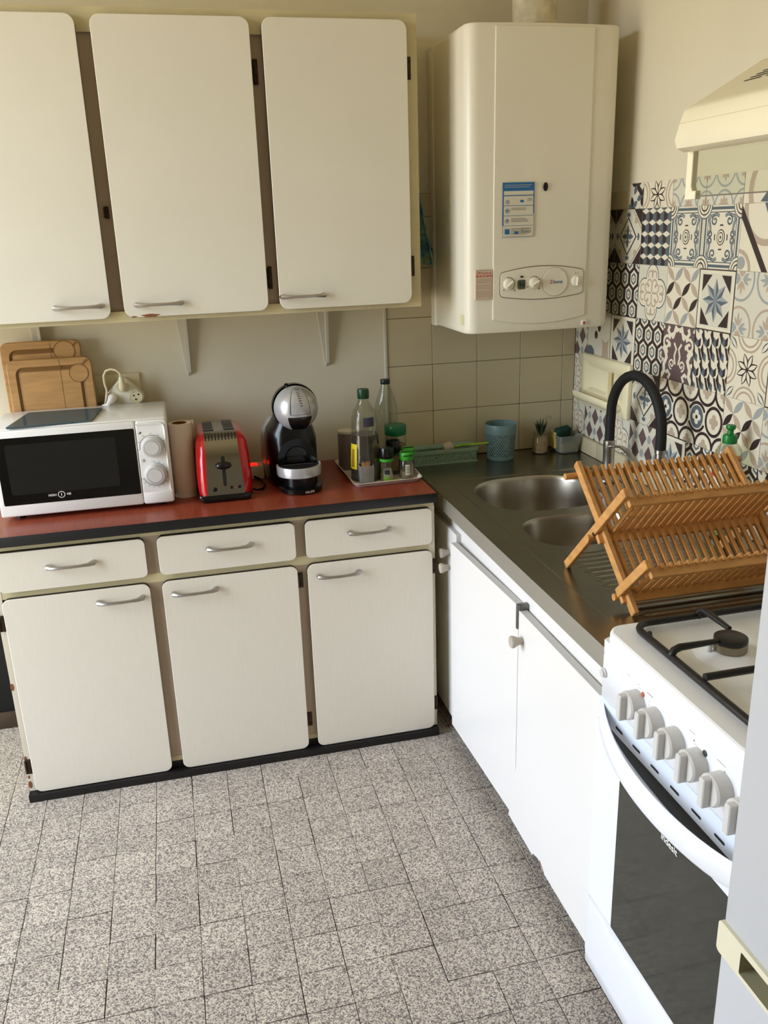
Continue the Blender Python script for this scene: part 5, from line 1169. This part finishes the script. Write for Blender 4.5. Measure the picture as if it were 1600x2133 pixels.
build('tendril', B().tube([(1.655, .485, S0+.07), (1.665, .48, S0+.10), (1.66, .478, S0+.118), (1.672, .477, S0+.126), (1.679, .477, S0+.120), (1.673, .477, S0+.115)], .0007, n=5), SUCC, pj_)
# clear tub with sponges
tb = thing('plastic_tub', 'clear plastic tub with sponges in the corner of the sink top', 'tub', (1.733, .475, S0))
tr2 = lambda e, z: [(x, y, S0+z) for x, y in rr(1.699-e, 1.766+e, .438-e, .518+e, .010, 4)]
build('wall', B().loft([tr2(-.004, 0), tr2(0, .003), tr2(.007, .058), tr2(.009, .060), tr2(.009, .0615), tr2(.0055, .0600), tr2(-.002, .004)]), FROST, tb, smooth=40)
b = B().box(1.694, 1.752, .478, .506, S0+.034, S0+.084, 0, .006, 3); sp = build('scouring_sponge', b, SPG, origin=(1.722, .494, S0+.03)); tag(sp, 'dark green scouring pad sticking out of the clear tub', 'sponge'); sp.rotation_euler = (.3, -.1, .25)
b = B().box(1.700, 1.760, .444, .462, S0+.006, S0+.030, 0, .004, 3); sp = build('yellow_sponge', b, SPY, origin=(1.73, .453, S0+.006)); tag(sp, 'flat yellow sponge lying in the bottom of the clear tub', 'sponge')
b = B().box(1.692, 1.702, .470, .516, S0+.012, S0+.068, 0, .003, 3); sp = build('yellow_sponge', b, SPY, origin=(1.697, .493, S0+.012)); tag(sp, 'yellow sponge cloth standing along the left side of the clear tub', 'sponge')
# washing-up liquid
sb = thing('washing_up_bottle', 'clear washing-up liquid bottle with a green push-pull cap behind the bamboo rack', 'bottle', (1.738, -.400, S0))
b = B(); b.lathe([(.028, 0), (.033, .004), (.034, .05), (.031, .09), (.034, .15), (.0345, .188), (.031, .212), (.022, .226), (.0165, .231)], (1.738, -.40, S0), n=30, sy=.85); build('bottle', b, CLEAR, sb)
build('liquid', B().lathe([(0, .002), (.031, .005), (.0325, .05), (.0295, .085), (0, .086)], (1.738, -.40, S0), n=26, sy=.85), mat('pale_green_liquid', (150, 176, 96), .2), sb)
build('cap', B().lathe([(.0165, .229), (.0172, .231), (.0170, .245), (.0155, .249), (.0075, .251), (.0070, .260), (.0105, .263), (.0118, .268), (.0100, .2725), (0, .2735)], (1.738, -.40, S0), n=26), SOAPG, sb, smooth=50)
wrap('label', 1.738, -.40, S0, [(.0345, .10), (.0352, .165)], pi*.75, pi*1.25, STICK, sb); wrap('label', 1.738, -.40, S0, [(.0348, .06), (.0322, .092)], pi*.8, pi*1.3, LIME, sb); wrap('label', 1.738, -.40, S0, [(.0350, .15), (.0354, .163)], pi*.9, pi*1.1, REDP, sb)
# ------------------------------------------------------------------ bamboo dish rack
rk = thing('bamboo_dish_rack', 'two-tier folding bamboo dish rack with slatted shelves on the drainer', 'dish rack', (1.49, -.61, .767))
bz = .7672
A0, A1 = Vector((0, -.757, bz)), Vector((0, -.478, 1.006)); B0, B1 = Vector((0, -.474, bz)), Vector((0, -.718, 1.010)); C0, C1 = Vector((0, -.710, .796)), Vector((0, -.812, .898))
def bar(name, p, q, w, h, parent=rk, m=BAMB, up=None, bev=True):
    """a square lath from p to q; w along x (or second axis), h across"""
    p, q = Vector(p), Vector(q); d = (q-p).normalized(); s_ = X if abs(d.x) < .5 else Vector(up or (0, 0, 1)); s_ = (s_-d*s_.dot(d)).normalized(); t_ = d.cross(s_)
    e = .0012; ring = lambda o, k: [o+s_*a+t_*c for a, c in rr(-w/2+k, w/2-k, -h/2+k, h/2-k, e, 1)]
    return build(name, B().loft([ring(p, e), ring(p+d*e, 0), ring(q-d*e, 0), ring(q, e)]), m, parent, smooth=30)
dA = (A1-A0).normalized(); dB = (B1-B0).normalized()
for xl in (1.294, 1.690):
    sg = 1 if xl < 1.5 else -1
    bar('leg', A0+X*(xl+.013*sg), A1+X*(xl+.013*sg), .011, .019); bar('leg', B0+X*xl, B1+X*xl, .011, .019); bar('arm', C0+X*xl, C1+X*xl, .011, .019)
    build('pivot', B().lathe([(.004, -.001), (.004, .001)], (0, 0, 0), n=10), HINGE, rk)
    pv = rk.children[-1]
    for v in pv.data.vertices: v.co = Vector((xl-.0058*sg+v.co.z+wloc(rk).z*0, v.co.x, v.co.y)) if False else v.co
    pv.data.transform(Matrix.Translation(-wloc(rk)) @ Matrix.Translation((xl-.0058*sg, -.603, .886)) @ Matrix.Rotation(pi/2, 4, 'Y') @ Matrix.Translation(wloc(rk)))
nA = Vector((0, dA.z, -dA.y)); nA = nA if nA.y < 0 else -nA     # towards the camera side
nB = Vector((0, -dB.z, dB.y)); nB = nB if nB.y < 0 else -nB
build('top_rail', B().tube([A1-dA*.022-nA*.016+X*1.276, A1-dA*.022-nA*.016+X*1.708], .0075, n=12), BAMB, rk)
bar('rail', B1-dB*.018-nB*(-.014)+X*1.300, B1-dB*.018-nB*(-.014)+X*1.684, .010, .020, up=dB)
xc = Vector((0, -.603, .886))
bar('rail', xc+nB*.016+dB*.006+X*1.290, xc+nB*.016+dB*.006+X*1.694, .010, .020, up=dB); build('middle_rail', B().tube([xc-nA*.016+X*1.280, xc-nA*.016+X*1.704], .0075, n=12), BAMB, rk)
bar('rail', C1-dB*.018+nB*.014+X*1.300, C1-dB*.018+nB*.014+X*1.684, .010, .020, up=dB)
bar('rail', C0+nB*.014+dB*.004+X*1.292, C0+nB*.014+dB*.004+X*1.692, .010, .020, up=dB); build('bottom_rail', B().tube([A0+dA*.05-nA*.016+X*1.284, A0+dA*.05-nA*.016+X*1.70], .0075, n=12), BAMB, rk)
s0 = s1 = s2 = None
for k in range(19):
    x = 1.326+k*.0186
    if s0 is None:
        s0 = bar('slat', A0+dA*.045-nA*.003+X*x, A1-dA*.010-nA*.003+X*x, .0088, .010); s1 = bar('slat', xc+dB*.012+nB*.005+X*x, B1-dB*.008+nB*.005+X*x, .0066, .010); s2 = bar('slat', C0+dB*.006+nB*.004+X*x, C1-dB*.006+nB*.004+X*x, .0066, .010)
    else:
        for s_ in (s0, s1, s2): o = s_.copy(); COL.objects.link(o); o.location.x += k*.0186
# ------------------------------------------------------------------ cloth on the side of the wall cabinet, dark box, board at far left
cl = thing('tea_towel', 'teal patterned tea towel hanging on the side of the wall cabinet next to the boiler', 'towel', (1.20, .40, 1.40))
b = B(); N_, M_ = 9, 14; g = []
for j in range(M_+1):
    t = j/M_; z = 1.69-.285*t; w = .012+.085*t**.8; row = []
    for i in range(N_+1):
        s_ = i/N_; y = .42+(s_-.5)*w*1.3; x = 1.1905+.010+.040*t**1.4*(.55+.45*sin(s_*9+1.2))+.008*t*sin(s_*17); row.append((x, y, z-.02*t*abs(s_-.5)))
    g.append(row)
for j in range(M_):
    for i in range(N_): b.face([g[j][i], g[j][i+1], g[j+1][i+1], g[j+1][i]])
o = build('cloth', b, CLOTH, cl, smooth=180); md = o.modifiers.new('thickness', 'SOLIDIFY'); md.thickness = .004; md.offset = 0
build('loop', B().tube([(1.203, .42, 1.688), (1.204, .425, 1.708), (1.206, .42, 1.715), (1.2035, .415, 1.70), (1.203, .42, 1.688)], .0016, n=6), SILD, cl)
build('hook', B().tube([(1.185, .42, 1.715), (1.200, .42, 1.716), (1.206, .42, 1.711), (1.206, .42, 1.718)], .002, n=6), HINGE, cl)
dk = build('pipe_cover', B().box(1.188, 1.2855, .520, .5445, 1.395, 1.440, 0, .003), BLKM, origin=(1.237, .53, 1.40)); tag(dk, 'small black box on the tiles between wall cabinet and boiler', 'box')
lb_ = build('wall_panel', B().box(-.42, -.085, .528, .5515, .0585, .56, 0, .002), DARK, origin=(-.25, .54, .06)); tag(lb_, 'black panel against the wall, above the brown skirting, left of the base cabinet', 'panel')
